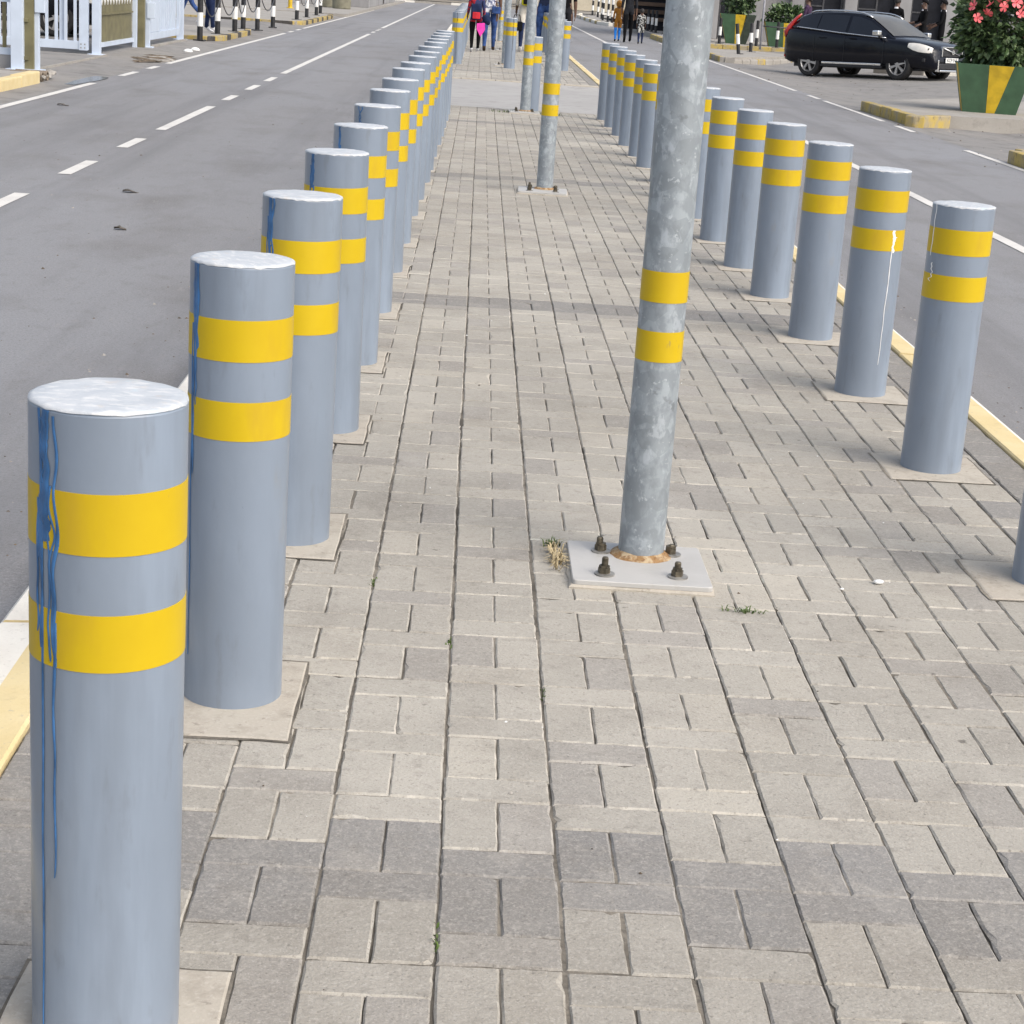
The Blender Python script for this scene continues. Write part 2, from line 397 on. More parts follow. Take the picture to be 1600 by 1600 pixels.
# ---- left-hand apron and compound ground
def left_z(x, y):
    return ROAD_Z - 0.003 + (0.06) * min(1, max(0, (-5.02 - x) / 1.1)) + 0.008 * mnoise.noise((x * 1.3, y * 0.8, 2)) * min(1, max(0, -5.1 - x))
sheet('driveway', -30, -5.0, -14, 121, 0, old_asphalt, 60, 120, left_z)

# ---- paving of the central strip -------------------------------------------------
def build_paving(name, y0, y1, x0=-0.81, x1=1.885, tone_shift=1.0):
    vv = []; ff = []; tones = []; sm = []
    def paver(xa, xb, ya, yb, tone, gx, gy):
        jx = rnd.uniform(-0.0012, 0.0012); jy = rnd.uniform(-0.0012, 0.0012)
        xa += gx + jx; xb -= gx - jx; ya += gy + jy; yb -= gy - jy
        if xb - xa < 0.02 or yb - ya < 0.02: return
        z = rnd.uniform(-0.0018, 0.0)
        tx = rnd.uniform(-0.007, 0.007); ty = rnd.uniform(-0.007, 0.007)
        cx, cy = (xa + xb) / 2, (ya + yb) / 2
        zz = lambda x, y, d: z + d + (x - cx) * tx + (y - cy) * ty
        c = 0.0034
        o = len(vv)
        n = 6 if ya < 3.0 else (3 if ya < 8 else 1)
        A = 0.0011 if ya < 8 else 0.0006
        chip = rnd.randrange(4 * n) if (ya < 8 and rnd.random() < 0.30) else -1
        per = []
        cs = ((xa, ya), (xb, ya), (xb, yb), (xa, yb))
        for q in range(4):
            (ax, ay), (bx, by) = cs[q], cs[(q + 1) % 4]
            for t in range(n):
                per.append((ax + (bx - ax) * t / n, ay + (by - ay) * t / n))
        m_ = len(per); outer = []; inner = []
        for k, (px_, py_) in enumerate(per):
            w1, w2 = rnd.uniform(-A, A), rnd.uniform(-A, A)
            e = c * rnd.uniform(0.7, 1.5) * (2.6 if k == chip else 1)
            if k == chip: w1 += (cx - px_) * .05; w2 += (cy - py_) * .05
            outer.append((px_ + w1, py_ + w2))
            sx = 1 if px_ < cx - (xb - xa) * .499 else (-1 if px_ > cx + (xb - xa) * .499 else 0)
            sy = 1 if py_ < cy - (yb - ya) * .499 else (-1 if py_ > cy + (yb - ya) * .499 else 0)
            inner.append((px_ + w1 * .6 + sx * e, py_ + w2 * .6 + sy * e))
        vv.extend([(x_, y_, zz(x_, y_, -0.022)) for x_, y_ in outer] + [(x_, y_, zz(x_, y_, -0.0034 - 0.0008 * rnd.random())) for x_, y_ in outer] + [(x_, y_, zz(x_, y_, 0)) for x_, y_ in inner])
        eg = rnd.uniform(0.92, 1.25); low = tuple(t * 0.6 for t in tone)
        for k in range(m_):
            k2 = (k + 1) % m_
            e2 = eg * rnd.uniform(.82, 1.18); edge = tuple(min(0.56, t * e2) for t in tone)
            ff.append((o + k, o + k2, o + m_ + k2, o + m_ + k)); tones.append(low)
            ff.append((o + m_ + k, o + m_ + k2, o + 2 * m_ + k2, o + 2 * m_ + k)); tones.append(edge)
        ff.append(tuple(range(o + 2 * m_, o + 3 * m_))); tones.append(tone)
    def tone_of(x, y, grey):
        u = rnd.random()
        base = Vector((0.338, 0.317, 0.276)) if not grey else Vector((0.212, 0.204, 0.192))
        if not grey:
            if u < 0.16: base = Vector((0.290, 0.272, 0.244))
            elif u < 0.28: base = Vector((0.366, 0.340, 0.291))
            nz_ = mnoise.noise((x * 0.9, y * 0.55, 4.0))
            base = base * (1 + 0.20 * nz_)
        base = base * rnd.uniform(0.97, 1.13)
        return tuple(base)
    def is_dark(yc):
        q = (yc + 0.1) % 5.86
        return (q > 5.86 - 0.155) or (q < 0.155)
    k0 = -3
    col_w = 0.2
    for k in range(-3, 9):          # columns of the running bond: X from -0.6 to 1.8
        xa, xb = k * col_w, (k + 1) * col_w
        phase = 0.0 if k % 2 == 0 else -0.1
        n0 = int((y0 - phase) / 0.3) - 2
        y = phase + n0 * 0.3
        wob = lambda yy: 0.0028 * mnoise.noise((k * 3.1, yy * 0.9, 0))
        while y < y1:
            # transverse stone from y-0.1 to y, then a pair from y to y+0.2
            for (ya, yb, pair) in ((y - 0.1, y, False), (y, y + 0.2, True)):
                if yb <= y0 or ya >= y1: continue
                ya_, yb_ = max(ya, y0), min(yb, y1)
                yc = (ya + yb) / 2
                gxl = rnd.uniform(0.0006, 0.0016) + (0.0010 if k in (-1, 0, 1) else 0) + abs(wob(yc)) * (.9 if k < 3 else .5)
                gy = rnd.uniform(0.0009, 0.0021)
                edge_grey = xa > 1.59
                if xa > 1.55: continue
                dk = is_dark(yc)
                if pair:
                    xm = (xa + xb) / 2
                    t = tone_of(xa, yc, dk)
                    paver(xa + gxl - 0.001, xm, ya_, yb_, t, 0.001, gy)
                    paver(xm, xb - gxl + 0.001, ya_, yb_, tone_of(xb, yc, dk), 0.001, gy)
                else:
                    paver(xa, xb, ya_, yb_, tone_of(xa, yc, dk), gxl, gy)
            y += 0.3
    # grey edging courses beside both kerbs
    for (xa, xb, split) in ((x0, -0.603, True), (1.603, 1.742, False), (1.742, x1, True)):
        y = y0
        while y < y1:
            L = 0.1 if rnd.random() < 0.75 else 0.2
            g = tone_of(xa, y, True) if xa != 1.603 else tone_of(xa, y, rnd.random() < 0.35)
            paver(xa, xb, y, min(y + L, y1), g, 0.0025, rnd.uniform(0.001, 0.0025))
            y += L
    me = bpy.data.meshes.new(name); me.from_pydata(vv, [], ff)
    ca = me.color_attributes.new('tone', 'FLOAT_COLOR', 'CORNER')
    buf = []
    for f, t in zip(ff, tones): buf += [t[0], t[1], t[2], 1.0] * len(f)
    ca.data.foreach_set('color', buf)
    me.materials.append(paver_mat); me.update()
    o = bpy.data.objects.new(name, me); C.objects.link(o)
    return struct(o)
CROSS0, CROSS1 = 19.95, 26.5
build_paving('median_paving', -3.6, CROSS0)
build_paving('median_paving', CROSS1 + 0.16, 62.0)
for (ya, yb) in ((-8, CROSS0), (CROSS1 + 0.16, 62)):
    ym = min(yb, 9.0) if ya < 0 else ya
    if ya < 0:
        sheet('joint_sand', -0.82, 1.89, -3.7, 9.0, 0, joint_mat, 68, 318, lambda x, y: min(-0.0036, -0.0068 + 0.007 * mnoise.noise((x * 2.3, y * 2.3, 5)) + 0.003 * mnoise.noise((x * 9, y * 9, 1))))
    bb = MB().box(-0.82, 1.89, ya, yb, -0.3, -0.0125 if ya < 0 else -0.006)
    struct(bb.build('paving_bed', joint_mat))
    if ya < 0:
        sheet('joint_sand', -0.82, 1.89, 9.0, yb, -0.006, joint_mat)
# level crossing between the two lengths of the strip, slightly sunk, brushed concrete
def cross_z(x, y):
    t = min((y - CROSS0) / 0.8, (CROSS1 + 0.06 - y) / 0.25, 1)
    return -0.012 - 0.045 * max(0, t) + 0.002 * mnoise.noise((x * 2, y * 2, 1))
cross_mat = layered('crossing_concrete', (0.32, 0.31, 0.295), [
    (0.9, ONE, 0.4, 0.65, (0.36, 0.35, 0.335), 0.8, 'n'), (5.0, ONE, 0.52, 0.7, (0.235, 0.225, 0.21), 0.6, 'n'),
    (70.0, ONE, 0.55, 0.7, (0.36, 0.35, 0.33), 0.4, 'n')], rough=0.9, bump=0.3, bscale=90)
sheet('crossing', -1.0, 2.06, CROSS0, CROSS1 + 0.06, 0, cross_mat, 14, 24, cross_z)
xk = MB()
for i in range(5):
    xk.box(-0.80 + i * 0.535, -0.80 + (i + 1) * 0.535 - 0.012, CROSS1 + 0.05, CROSS1 + 0.155, -0.2, 0.004 + rnd.uniform(-.002, .002), 0, 0.008)
struct(xk.build('crossing_kerb', pad_concrete))

# ---- kerbs of the central strip: yellow top, white battered face
def median_kerb(side, ya, yb):
    x = -0.812 if side < 0 else 1.887
    s = side
    y = ya; b2 = MB()
    while y < yb - 0.05:
        e = min(y + 1.0, yb)
        dz = rnd.uniform(-0.004, 0.004); dx = rnd.uniform(-0.004, 0.004)
        y_a, y_b = y + 0.004, e - 0.004
        wt_ = 0.092 if s < 0 else 0.014
        prof = [(x, -0.25), (x, 0.006 + dz), (x + s * 0.006, 0.012 + dz), (x + s * 0.098 + dx, 0.010 + dz), (x + s * (0.098 + wt_) + dx, 0.006 + dz), (x + s * (0.112 + wt_) + dx, -0.006), (x + s * 0.225 + dx, -0.122), (x + s * 0.225 + dx, -0.25)]
        n = len(prof)
        vv = [(px, y_a, pz) for px, pz in prof] + [(px, y_b, pz) for px, pz in prof]
        for k in range(n - 1):
            fidx = (k, k + 1, n + k + 1, n + k) if s < 0 else (k, n + k, n + k + 1, k + 1)
            b2.add([vv[i] for i in fidx], [(0, 1, 2, 3)], 1 if k >= 3 else 0)
        ends = [vv[i] for i in range(n)], [vv[n + i] for i in range(n)]
        b2.add(ends[0], [tuple(range(n))], 0); b2.add(ends[1], [tuple(reversed(range(n)))], 0)
        y = e
    o = struct(b2.build('kerb', [kerb_yellow, kerb_white])); fix_normals(o)
for s in (-1, 1):
    median_kerb(s, -8, 19.9); median_kerb(s, CROSS1 + 0.02, 62)

# ---- painted lines
def strip(x0, x1, y0, y1, z=ROAD_Z + 0.004, name='road_marking', seg=0.5):
    n = max(1, int((y1 - y0) / seg)); vv = []; ff = []
    for i in range(n + 1):
        y = y0 + (y1 - y0) * i / n
        w = [0.006 * mnoise.noise((y * 3, x0, 1)), 0.006 * mnoise.noise((y * 3, x1, 7))]
        vv += [(x0 + w[0], y, z), (x1 + w[1], y, z)]
    for i in range(n): ff.append((2 * i, 2 * i + 1, 2 * i + 3, 2 * i + 2))
    return struct(MB().add(vv, ff).build(name, line_paint))
for (a, e) in ((2.8, 5.2), (6.2, 7.0), (7.9, 9.75), (11.05, 12.1), (13.35, 14.3), (15.33, 23.4) if False else (15.33, 18.85), (20.0, 21.0), (22.3, 23.4), (24.45, 25.55), (26.75, 27.9), (27.95, 49.5), (50.85, 51.95), (53.1, 53.9), (54.4, 55.1), (56.2, 120)):
    if (a, e) in ((20.0, 21.0), (22.3, 23.4)): continue
    strip(-3.08, -2.98, a, e)
strip(-3.08, -2.98, 20.0, 20.95); strip(-3.08, -2.98, 22.25, 23.35)
for (a, e) in ((-10, 21.6), (23.5, 24.7), (25.7, 26.5), (27.5, 45.6), (46.6, 47.6), (48.7, 49.7), (50.6, 85)):
    strip(-4.98, -4.88, a, e)
strip(3.82, 3.92, -8, 110)
for (a, e) in ((-8, 19.5), (22.3, 23.4), (24.3, 29.1), (29.6, 30.7), (32.1, 60)):
    strip(5.80, 5.885, a, e)

# ---- a kerb of painted stones following a polyline, each stone slightly out of line
def stone_kerb(pts, z0, z1, mats, w=0.13, L=0.6, pattern=(0,), name='kerb', bev=0.018):
    b2 = MB(); idx = 0
    for (xa, ya), (xb, yb) in zip(pts, pts[1:]):
        d = Vector((xb - xa, yb - ya)); n = max(1, round(d.length / L)); ang = math.atan2(d.y, d.x)
        for i in range(n):
            t0, t1 = i / n, (i + 1) / n
            c = Vector((xa, ya)) + d * (t0 + t1) / 2
            q = MB().box(-d.length / n / 2 + 0.006, d.length / n / 2 - 0.006, 0, w, z0, z1 + rnd.uniform(-.008, .008), pattern[idx % len(pattern)], bev)
            q.xf(Matrix.Translation((c.x, c.y, 0)) @ Matrix.Rotation(ang + rnd.uniform(-.02, .02), 4, 'Z'))
            o = len(b2.v); b2.v += q.v; b2.f += [tuple(k + o for k in f) for f in q.f]; b2.m += q.m; b2.sm += q.sm
            idx += 1
    return struct(b2.build(name, mats))
# left pavement by the gate with its yellow kerb
stone_kerb([(-5.40, 20.72), (-5.40, 6.0)][::-1], -0.2, 0.035, [kerb_yellow], 0.14, 1.0)
pv = MB().box(-9.5, -5.545, 2, 20.7, -0.2, 0.025); struct(pv.build('pavement', concrete))
pw = MB()
for yy in range(24):
    pw.box(-6.6, -5.56, 16.1 + yy * 0.19, 16.1 + yy * 0.19 + 0.178, 0.0, 0.031 + rnd.uniform(-.003, .003), 0)
struct(pw.build('paving_slabs', concrete))
# left islands farther on, painted black and yellow
def island(poly, z0, z1, mt, name='pavement'):
    return struct(MB().prism(poly, z0, z1).build(name, mt))
island([(-5.58, 36.9), (-5.52, 42.4), (-5.75, 43.6), (-9.5, 43.9), (-9.5, 37.0)], -0.2, -0.005, concrete)
stone_kerb([(-6.6, 36.75), (-5.62, 36.75), (-5.40, 37.6), (-5.38, 42.2), (-5.55, 43.6)], -0.2, 0.004, [kerb_old, kerb_black], 0.14, 0.55, (0, 0, 1))
island([(-5.35, 53.0), (-5.30, 64.0), (-5.6, 66.0), (-14, 66.0), (-14, 53.2)], -0.2, -0.005, concrete)
stone_kerb([(-9.0, 52.9), (-5.45, 52.9), (-5.18, 53.6), (-5.16, 64.0), (-5.3, 66.0)], -0.2, 0.004, [kerb_old, kerb_black], 0.14, 0.6, (0, 0, 1))
island([(-4.95, 67.5), (-4.85, 118), (-30, 118), (-30, 67.5)], -0.25, -0.01, concrete)
stone_kerb([(-30, 120.9), (-9.0, 120.9), (-2, 121.1), (12, 121.3)], -0.2, 0.02, [kerb_white, concrete], 0.25, 2.3, (0, 1))
sheet('verge', -60, 60, 131, 170, -0.05, ground_mat)

# right-hand side: near island with the planter, its yellow kerb, and the pavement beyond the mouth
island([(6.20, 26.9), (6.26, 23.9), (6.85, 24.55), (9.5, 25.0), (14, 25.0), (14, 31.5), (8.5, 30.6), (6.7, 28.2)], -0.25, 0.004, concrete)
stone_kerb([(6.06, 27.1), (6.13, 23.62), (6.85, 24.42)], -0.25, 0.022, [kerb_old], 0.15, 0.72)
island([(6.28, 5.0), (6.20, 18.05), (6.8, 18.35), (14, 19.4), (14, 5.0)], -0.25, 0.004, concrete)
stone_kerb([(6.16, 5.0), (6.07, 18.0), (6.8, 18.25)], -0.25, 0.022, [kerb_old], 0.15, 0.8)
island([(6.25, 45.75), (6.7, 46.35), (8.25, 49.35), (9.1, 51.6), (8.1, 53.6), (6.3, 52.9)][::1], -0.25, -0.005, concrete)
stone_kerb([(6.05, 52.8), (6.10, 45.8), (6.5, 45.75)], -0.25, 0.01, [kerb_old, concrete], 0.14, 0.5, (0, 0, 1))
stone_kerb([(6.5, 45.8), (8.4, 49.2), (9.25, 51.6)], -0.25, -0.055, [concrete, kerb_old], 0.14, 0.55, (0, 0, 0, 1, 0), bev=.04)
island([(6.3, 58.2), (34, 58.6), (34, 100), (6.3, 100)], -0.3, 0.0, concrete)
stone_kerb([(6.1, 66.3), (6.05, 58.3), (6.9, 57.9), (14, 58.1), (34, 58.4)], -0.3, 0.02, [kerb_old, kerb_old, kerb_black], 0.16, 0.8, (0, 0, 1, 0, 1))
island([(5.75, 84.5), (5.55, 98), (6.1, 108), (9, 109), (9, 84.0)], -0.3, -0.0, concrete)
stone_kerb([(5.95, 84.0), (5.62, 86), (5.45, 98), (5.55, 106), (6.0, 112)], -0.3, 0.02, [kerb_white, kerb_old], 0.2, 1.4, (0, 0, 1))
stone_kerb([(9.6, 43.6), (10.6, 42.6), (12.2, 42.4)], -0.2, 0.07, [concrete, kerb_white, kerb_old], 0.22, 0.7, (0, 0, 1, 2))

# ---- puddle and the broken patch of the drive on the left
pud = [(-5.10 + 0.13 * math.cos(a) * (1 + .3 * math.sin(3 * a)), 22.0 + 1.3 * math.sin(a) * (1 + .2 * math.cos(2 * a)), 0) for a in [2 * PI * k / 28 for k in range(28)]]
water_mat = mat('wet_asphalt', (0.05, 0.05, 0.052), 0.22, 0.2, 5, spec=0.6)
struct(MB().add([(x, y, -0.1125) for x, y, z in pud], [tuple(range(28))]).build('puddle', water_mat))
rub = MB()
for i in range(46):
    a = rnd.uniform(0, 2 * PI); q = math.sqrt(rnd.random())
    x = -5.36 + q * 0.30 * math.cos(a); y = 28.4 + q * 1.2 * math.sin(a); s = rnd.uniform(0.03, 0.13)
    bm = bmesh.new(); bmesh.ops.create_icosphere(bm, subdivisions=1, radius=s)
    for v in bm.verts: v.co = Vector((v.co.x * 1.2, v.co.y * 1.4, v.co.z * 0.22)) * (1 + rnd.uniform(-.3, .3))
    bmesh.ops.translate(bm, verts=bm.verts[:], vec=(x, y, -0.105))
    rub.bm(bm, rnd.choice((0, 0, 1)))
struct(rub.build('rubble', [dirt, concrete]), 'stuff')
struct(MB().add([(-5.36 + 0.30 * math.cos(a) * (1 + .35 * math.sin(5 * a)), 28.4 + 1.3 * math.sin(a) * (1 + .15 * math.cos(4 * a)), -0.1035) for a in [2 * PI * k / 24 for k in range(24)]], [tuple(range(24))]).build('dirt_patch', dirt))

# ================================================================== BOLLARDS
def ribbon(mb, pts, r, rad_off=0.0012):
    """paint run on a cylinder: pts = (angle, z, half-width in m)"""
    vv = []; ff = []
    for (a, z, w) in pts:
        da = w / r
        for k, (t, h) in enumerate(((-1, 0.0), (-0.5, 0.9), (0.5, 0.9), (1, 0.0))):
            rr = r + 0.0007 + rad_off * h
            vv.append((rr * math.cos(a + t * da), rr * math.sin(a + t * da), z))
    for i in range(len(pts) - 1):
        for k in range(3):
            o = i * 4 + k
            ff.append((o, o + 4, o + 5, o + 1))
    mb.add(vv, ff, 0, True)
def run(mb, r, a0, z0, z1, w0, w1, wob=0.012, n=26, seed=0, drift=0.0):
    pts = []
    for i in range(n + 1):
        t = i / n
        a = a0 + drift * t + wob * mnoise.noise((seed, t * 5, 0)) / 0.5
        w = 0.74 * (w0 + (w1 - w0) * t) * (0.75 + 0.6 * abs(mnoise.noise((seed + 9, t * 7, 3))))
        if i == n: w *= 0.3
        pts.append((a, z0 + (z1 - z0) * t, w))
    ribbon(mb, pts, r)

def make_bollard(H, rad):
    b0 = (0.762 + 0.1 * 0) if False else None
    root = bpy.data.objects.new('bollard', None)
    z = {'b1': (H - 0.185, H - 0.104), 'b2': (H - 0.341, H - 0.264)} if H > 0.88 else {'b1': (0.711, 0.791), 'b2': (0.566, 0.645)}
    MB().lathe([(rad, -0.12), (rad, H - 0.006), (rad - 0.002, H - 0.002)], 48, close=True).build('post', bollard_grey, root)
    # top plug: slightly domed, with a ragged lip that laps over the rim
    vv = [(0, 0, H + 0.0035)]; n = 48; ff = []
    rings = [0.35, 0.7, 0.93, 0.998]
    for ri, q in enumerate(rings):
        for k in range(n):
            a = 2 * PI * k / n
            rr = rad * q * (1 + (0.012 * mnoise.noise((math.cos(a) * 3, math.sin(a) * 3, H)) if ri == 3 else 0))
            zz = H + 0.0025 + 0.0015 * mnoise.noise((rr * math.cos(a) * 40, rr * math.sin(a) * 40, rad)) - (0.0028 if ri == 3 else 0)
            vv.append((rr * math.cos(a), rr * math.sin(a), zz))
    for k in range(n):
        a = 2 * PI * k / n
        vv.append((rad * 1.002 * math.cos(a), rad * 1.002 * math.sin(a), H - 0.002 - 0.006 * abs(mnoise.noise((math.cos(a) * 4, math.sin(a) * 4, 2)))))
    for k in range(n):
        k2 = (k + 1) % n
        ff.append((0, 1 + k, 1 + k2))
        for ri in range(len(rings)):
            o = 1 + ri * n; o2 = o + n
            ff.append((o + k, o2 + k, o2 + k2, o + k2))
    MB().add(vv, ff, 0, True).build('cap', cap_white, root)
    for key in ('b1', 'b2'):
        za, zb = z[key]
        MB().lathe([(rad - 0.003, za), (rad + 0.0007, za), (rad + 0.0007, zb), (rad - 0.003, zb)], 64, close=False).build('reflective_band', band_yellow, root)
    return root
def cam_angle(x, y, off_deg):
    """angle on the post, off_deg to the left (negative) or right of the side facing the viewer of the street"""
    return math.atan2(-2.95 - y, 0.0 - x) + R(off_deg)
proto_l = make_bollard(0.90, 0.1025)
proto_r = make_bollard(0.863, 0.0985)
for p in (proto_l, proto_r):
    C.objects.link(p); p.empty_display_size = 0.2
used = set()
pad_protos = []
def footing(x, y, x0, x1, y0, y1):
    b2 = MB()
    pts = []
    for (px, py, qx, qy) in ((x0, y0, x1, y0), (x1, y0, x1, y1), (x1, y1, x0, y1), (x0, y1, x0, y0)):
        for k in range(5):
            t = k / 5
            pts.append((px + (qx - px) * t + rnd.uniform(-.0025, .0025), py + (qy - py) * t + rnd.uniform(-.0025, .0025)))
    n = len(pts)
    b2.add([(a, c, -0.03) for a, c in pts] + [(a, c, 0.0012) for a, c in pts] + [(x + (a - x) * 0.975, y + (c - y) * 0.975, 0.0030) for a, c in pts],
           [(k, (k + 1) % n, n + (k + 1) % n, n + k) for k in range(n)] + [(n + k, n + (k + 1) % n, 2 * n + (k + 1) % n, 2 * n + k) for k in range(n)] + [tuple(range(2 * n, 3 * n))])
    q = 0.007
    b2.add([(x + (a - x) * (1 + q / .16) + rnd.uniform(-.003, .003), y + (c - y) * (1 + q / .18) + rnd.uniform(-.003, .003), 0.0009) for a, c in pts] + [(a, c, 0.0010) for a, c in pts],
           [(k, (k + 1) % n, n + (k + 1) % n, n + k) for k in range(n)], 1)
    struct(b2.build('concrete_footing', [pad_concrete, joint_mat]))
def bollard(proto, x, y, label, group, pad=None):
    if proto.name in used: o = copy_tree(proto)
    else: o = proto; used.add(proto.name)
    o.location = (x, y, 0); o.rotation_euler = (R(rnd.uniform(-.25, .25)), R(rnd.uniform(-.25, .25)), rnd.uniform(0, 6.28))
    tag(o, label, 'bollard', group)
    if pad: footing(x, y, *pad)
    return o
DEFER = []
def paint_runs(*a, **k): DEFER.append((a, k))
def paint_runs_now(o, x, y, H, rad, specs, name='paint_drip', mt=None):
    mb = MB()
    for k, (off, z0, z1, w0, w1, wob, drift) in enumerate(specs):
        run(mb, rad, cam_angle(x, y, off) - o.rotation_euler.z, z0, z1, w0, w1, wob, 30, k * 3.7 + y, drift)
    return mb.build(name, mt or drip_blue, o)

GL = 'bollards along the left kerb of the paved strip'
GR = 'bollards along the right kerb of the paved strip'
LY = [-0.61, 0.665, 1.80, 3.05, 4.17, 5.34, 6.53, 7.62, 8.90, 9.82, 10.94, 11.88, 13.03, 14.23, 15.21, 16.28, 17.27, 18.33]
LX = [-0.460, -0.447, -0.438, -0.44, -0.44, -0.44, -0.44, -0.44, -0.44, -0.43, -0.42, -0.42, -0.42, -0.41, -0.405, -0.405, -0.40, -0.40]
drips = {
    0: [(-56, .896, .58, .005, .0042, .03, .02), (-51, .896, .745, .0085, .0105, .04, .02), (-54.5, .885, .80, .006, .004, .05, .05), (-40, .89, .56, .0035, .0045, .06, .0), (-52, .80, .725, .012, .016, .03, .02), (-48, .896, .84, .006, .002, .02, .0),
        (-60, .76, .60, .004, .003, .02, .0), (-54, .75, -.0, .0042, .0022, .012, -.02), (-45, .80, .585, .0036, .003, .05, .03), (-41, .62, .26, .0044, .0022, .02, -.02), (-47, .74, .565, .003, .003, .02, .02), (-58, .78, .70, .008, .003, .02, .0)],
    1: [(-62, .896, .79, .011, .010, .02, 0), (-57, .896, .73, .010, .007, .02, 0), (-61, .80, .48, .0045, .003, .02, 0), (-57, .76, .62, .0035, .003, .02, 0), (-64, .78, .10, .004, .002, .02, 0)],
    2: [(-52, .896, .77, .011, .009, .02, 0), (-46, .896, .73, .006, .004, .03, 0), (-50, .78, .69, .010, .006, .03, 0), (-57, .85, .62, .004, .003, .02, 0)],
    3: [(-48, .896, .79, .011, .012, .03, 0), (-53, .86, .72, .006, .004, .02, 0), (-44, .80, .74, .005, .003, .02, 0)],
    4: [(-50, .896, .81, .009, .010, .03, 0), (-46, .83, .76, .006, .003, .02, 0)],
    5: [(-44, .896, .80, .005, .004, .06, 0), (-52, .896, .80, .004, .003, .06, .1)],
}
ltxt = {0: 'nearest left bollard, cut by the bottom edge, long blue paint runs down its side',
        1: 'second grey bollard in the left row, blue runs down its far left edge',
        2: 'third bollard in the left row, blue splash below its white top',
        3: 'fourth grey bollard in the left row, blue blot ending at its upper yellow band',
        4: 'fifth grey bollard in the left row with a short blue streak under the cap',
        5: 'sixth bollard in the left row with a thin blue paint loop near the top'}
for i, (x, y) in enumerate(zip(LX, LY)):
    lab = ltxt.get(i, '%s bollard from the front in the left row, grey with yellow bands' % ORD[i])
    px1 = -0.305 + rnd.uniform(-.01, .01)
    if i == 0: pad = (-0.605, -0.30, -0.95, -0.455)
    elif i == 1: pad = (-0.605, px1, 0.425, 0.86)
    elif i == 2: pad = (-0.605, px1, 1.61, 2.03)
    else: pad = (-0.605, px1, y - 0.2, y + 0.21)
    o = bollard(proto_l, x, y, lab, GL, pad)
    if i == 0: o.location.z = 0.008; o.scale = (.985, .985, 1)
    if i in drips: paint_runs(o, x, y, 0.9, 0.1025, drips[i])
RY = [1.775, 2.985, 4.15, 5.33, 6.47, 7.48, 8.60, 9.75, 10.9, 12.05, 13.30, 14.34, 15.50, 16.72, 17.88, 18.98]
RX = [1.592, 1.552, 1.545, 1.55, 1.535, 1.525, 1.515, 1.51, 1.505, 1.50, 1.49, 1.50, 1.49, 1.505, 1.50, 1.485]
rtxt = {0: 'bollard cut by the right edge of the picture, in shade', 1: 'first whole bollard in the right row, white paint nicks on its left side',
        2: 'second whole bollard in right row, long white run below its lower band'}
for i, (x, y) in enumerate(zip(RX, RY)):
    lab = rtxt.get(i, '%s whole bollard from the front in the right row, grey with two yellow bands' % ORD[i - 1])
    o = bollard(proto_r, x, y, lab, GR, (1.385, 1.715, y - 0.185, y + 0.155))
    if i == 2: paint_runs(o, x, y, .863, .0985, [(38, .645, .56, .010, .006, .05, 0), (36, .575, .13, .0032, .0022, .02, -.03), (40, .62, .60, .012, .004, .03, 0)], mt=drip_white)
    if i == 1: paint_runs(o, x, y, .863, .0985, [(-50, .68, .62, .004, .0025, .08, 0), (-58, .863, .70, .003, .002, .02, 0)], mt=drip_white)
FY = [31.4, 33.2, 35.0, 36.8, 38.6, 40.4, 42.2, 44.0, 45.8]
for i, y in enumerate(FY):
    o = bollard(proto_l, -0.42, y, '%s bollard of the left row beyond the crossing, grey with yellow bands' % ORD[i], 'bollards on the left beyond the crossing', (-0.6, -0.29, y - .2, y + .2))
    if i == 0: paint_runs(o, -0.42, y, .9, .1025, [(-8, .9, .74, .006, .005, .05, 0), (-4, .56, .0, .004, .003, .02, 0), (-12, .80, .02, .004, .003, .02, 0)], mt=black_paint)
for i, y in enumerate(FY[:7]):
    bollard(proto_r, 1.50, y, '%s bollard of the right row beyond the crossing, grey with yellow bands' % ORD[i], 'bollards on the right beyond the crossing', (1.385, 1.7, y - .18, y + .16))
o = bollard(proto_r, 0.63, 19.68, 'grey bollard in mid strip right behind the third lamp pole, before the crossing', 'bollards in the middle of the strip')
o = bollard(proto_r, 0.53, 31.02, 'grey bollard in mid strip just beyond the crossing, black streaks on its side', 'bollards in the middle of the strip')
paint_runs(o, .53, 31.02, .863, .0985, [(18, .86, .0, .005, .003, .03, 0), (25, .84, .3, .004, .003, .02, 0)], mt=black_paint)

for a_, k_ in DEFER: paint_runs_now(*a_, **k_)
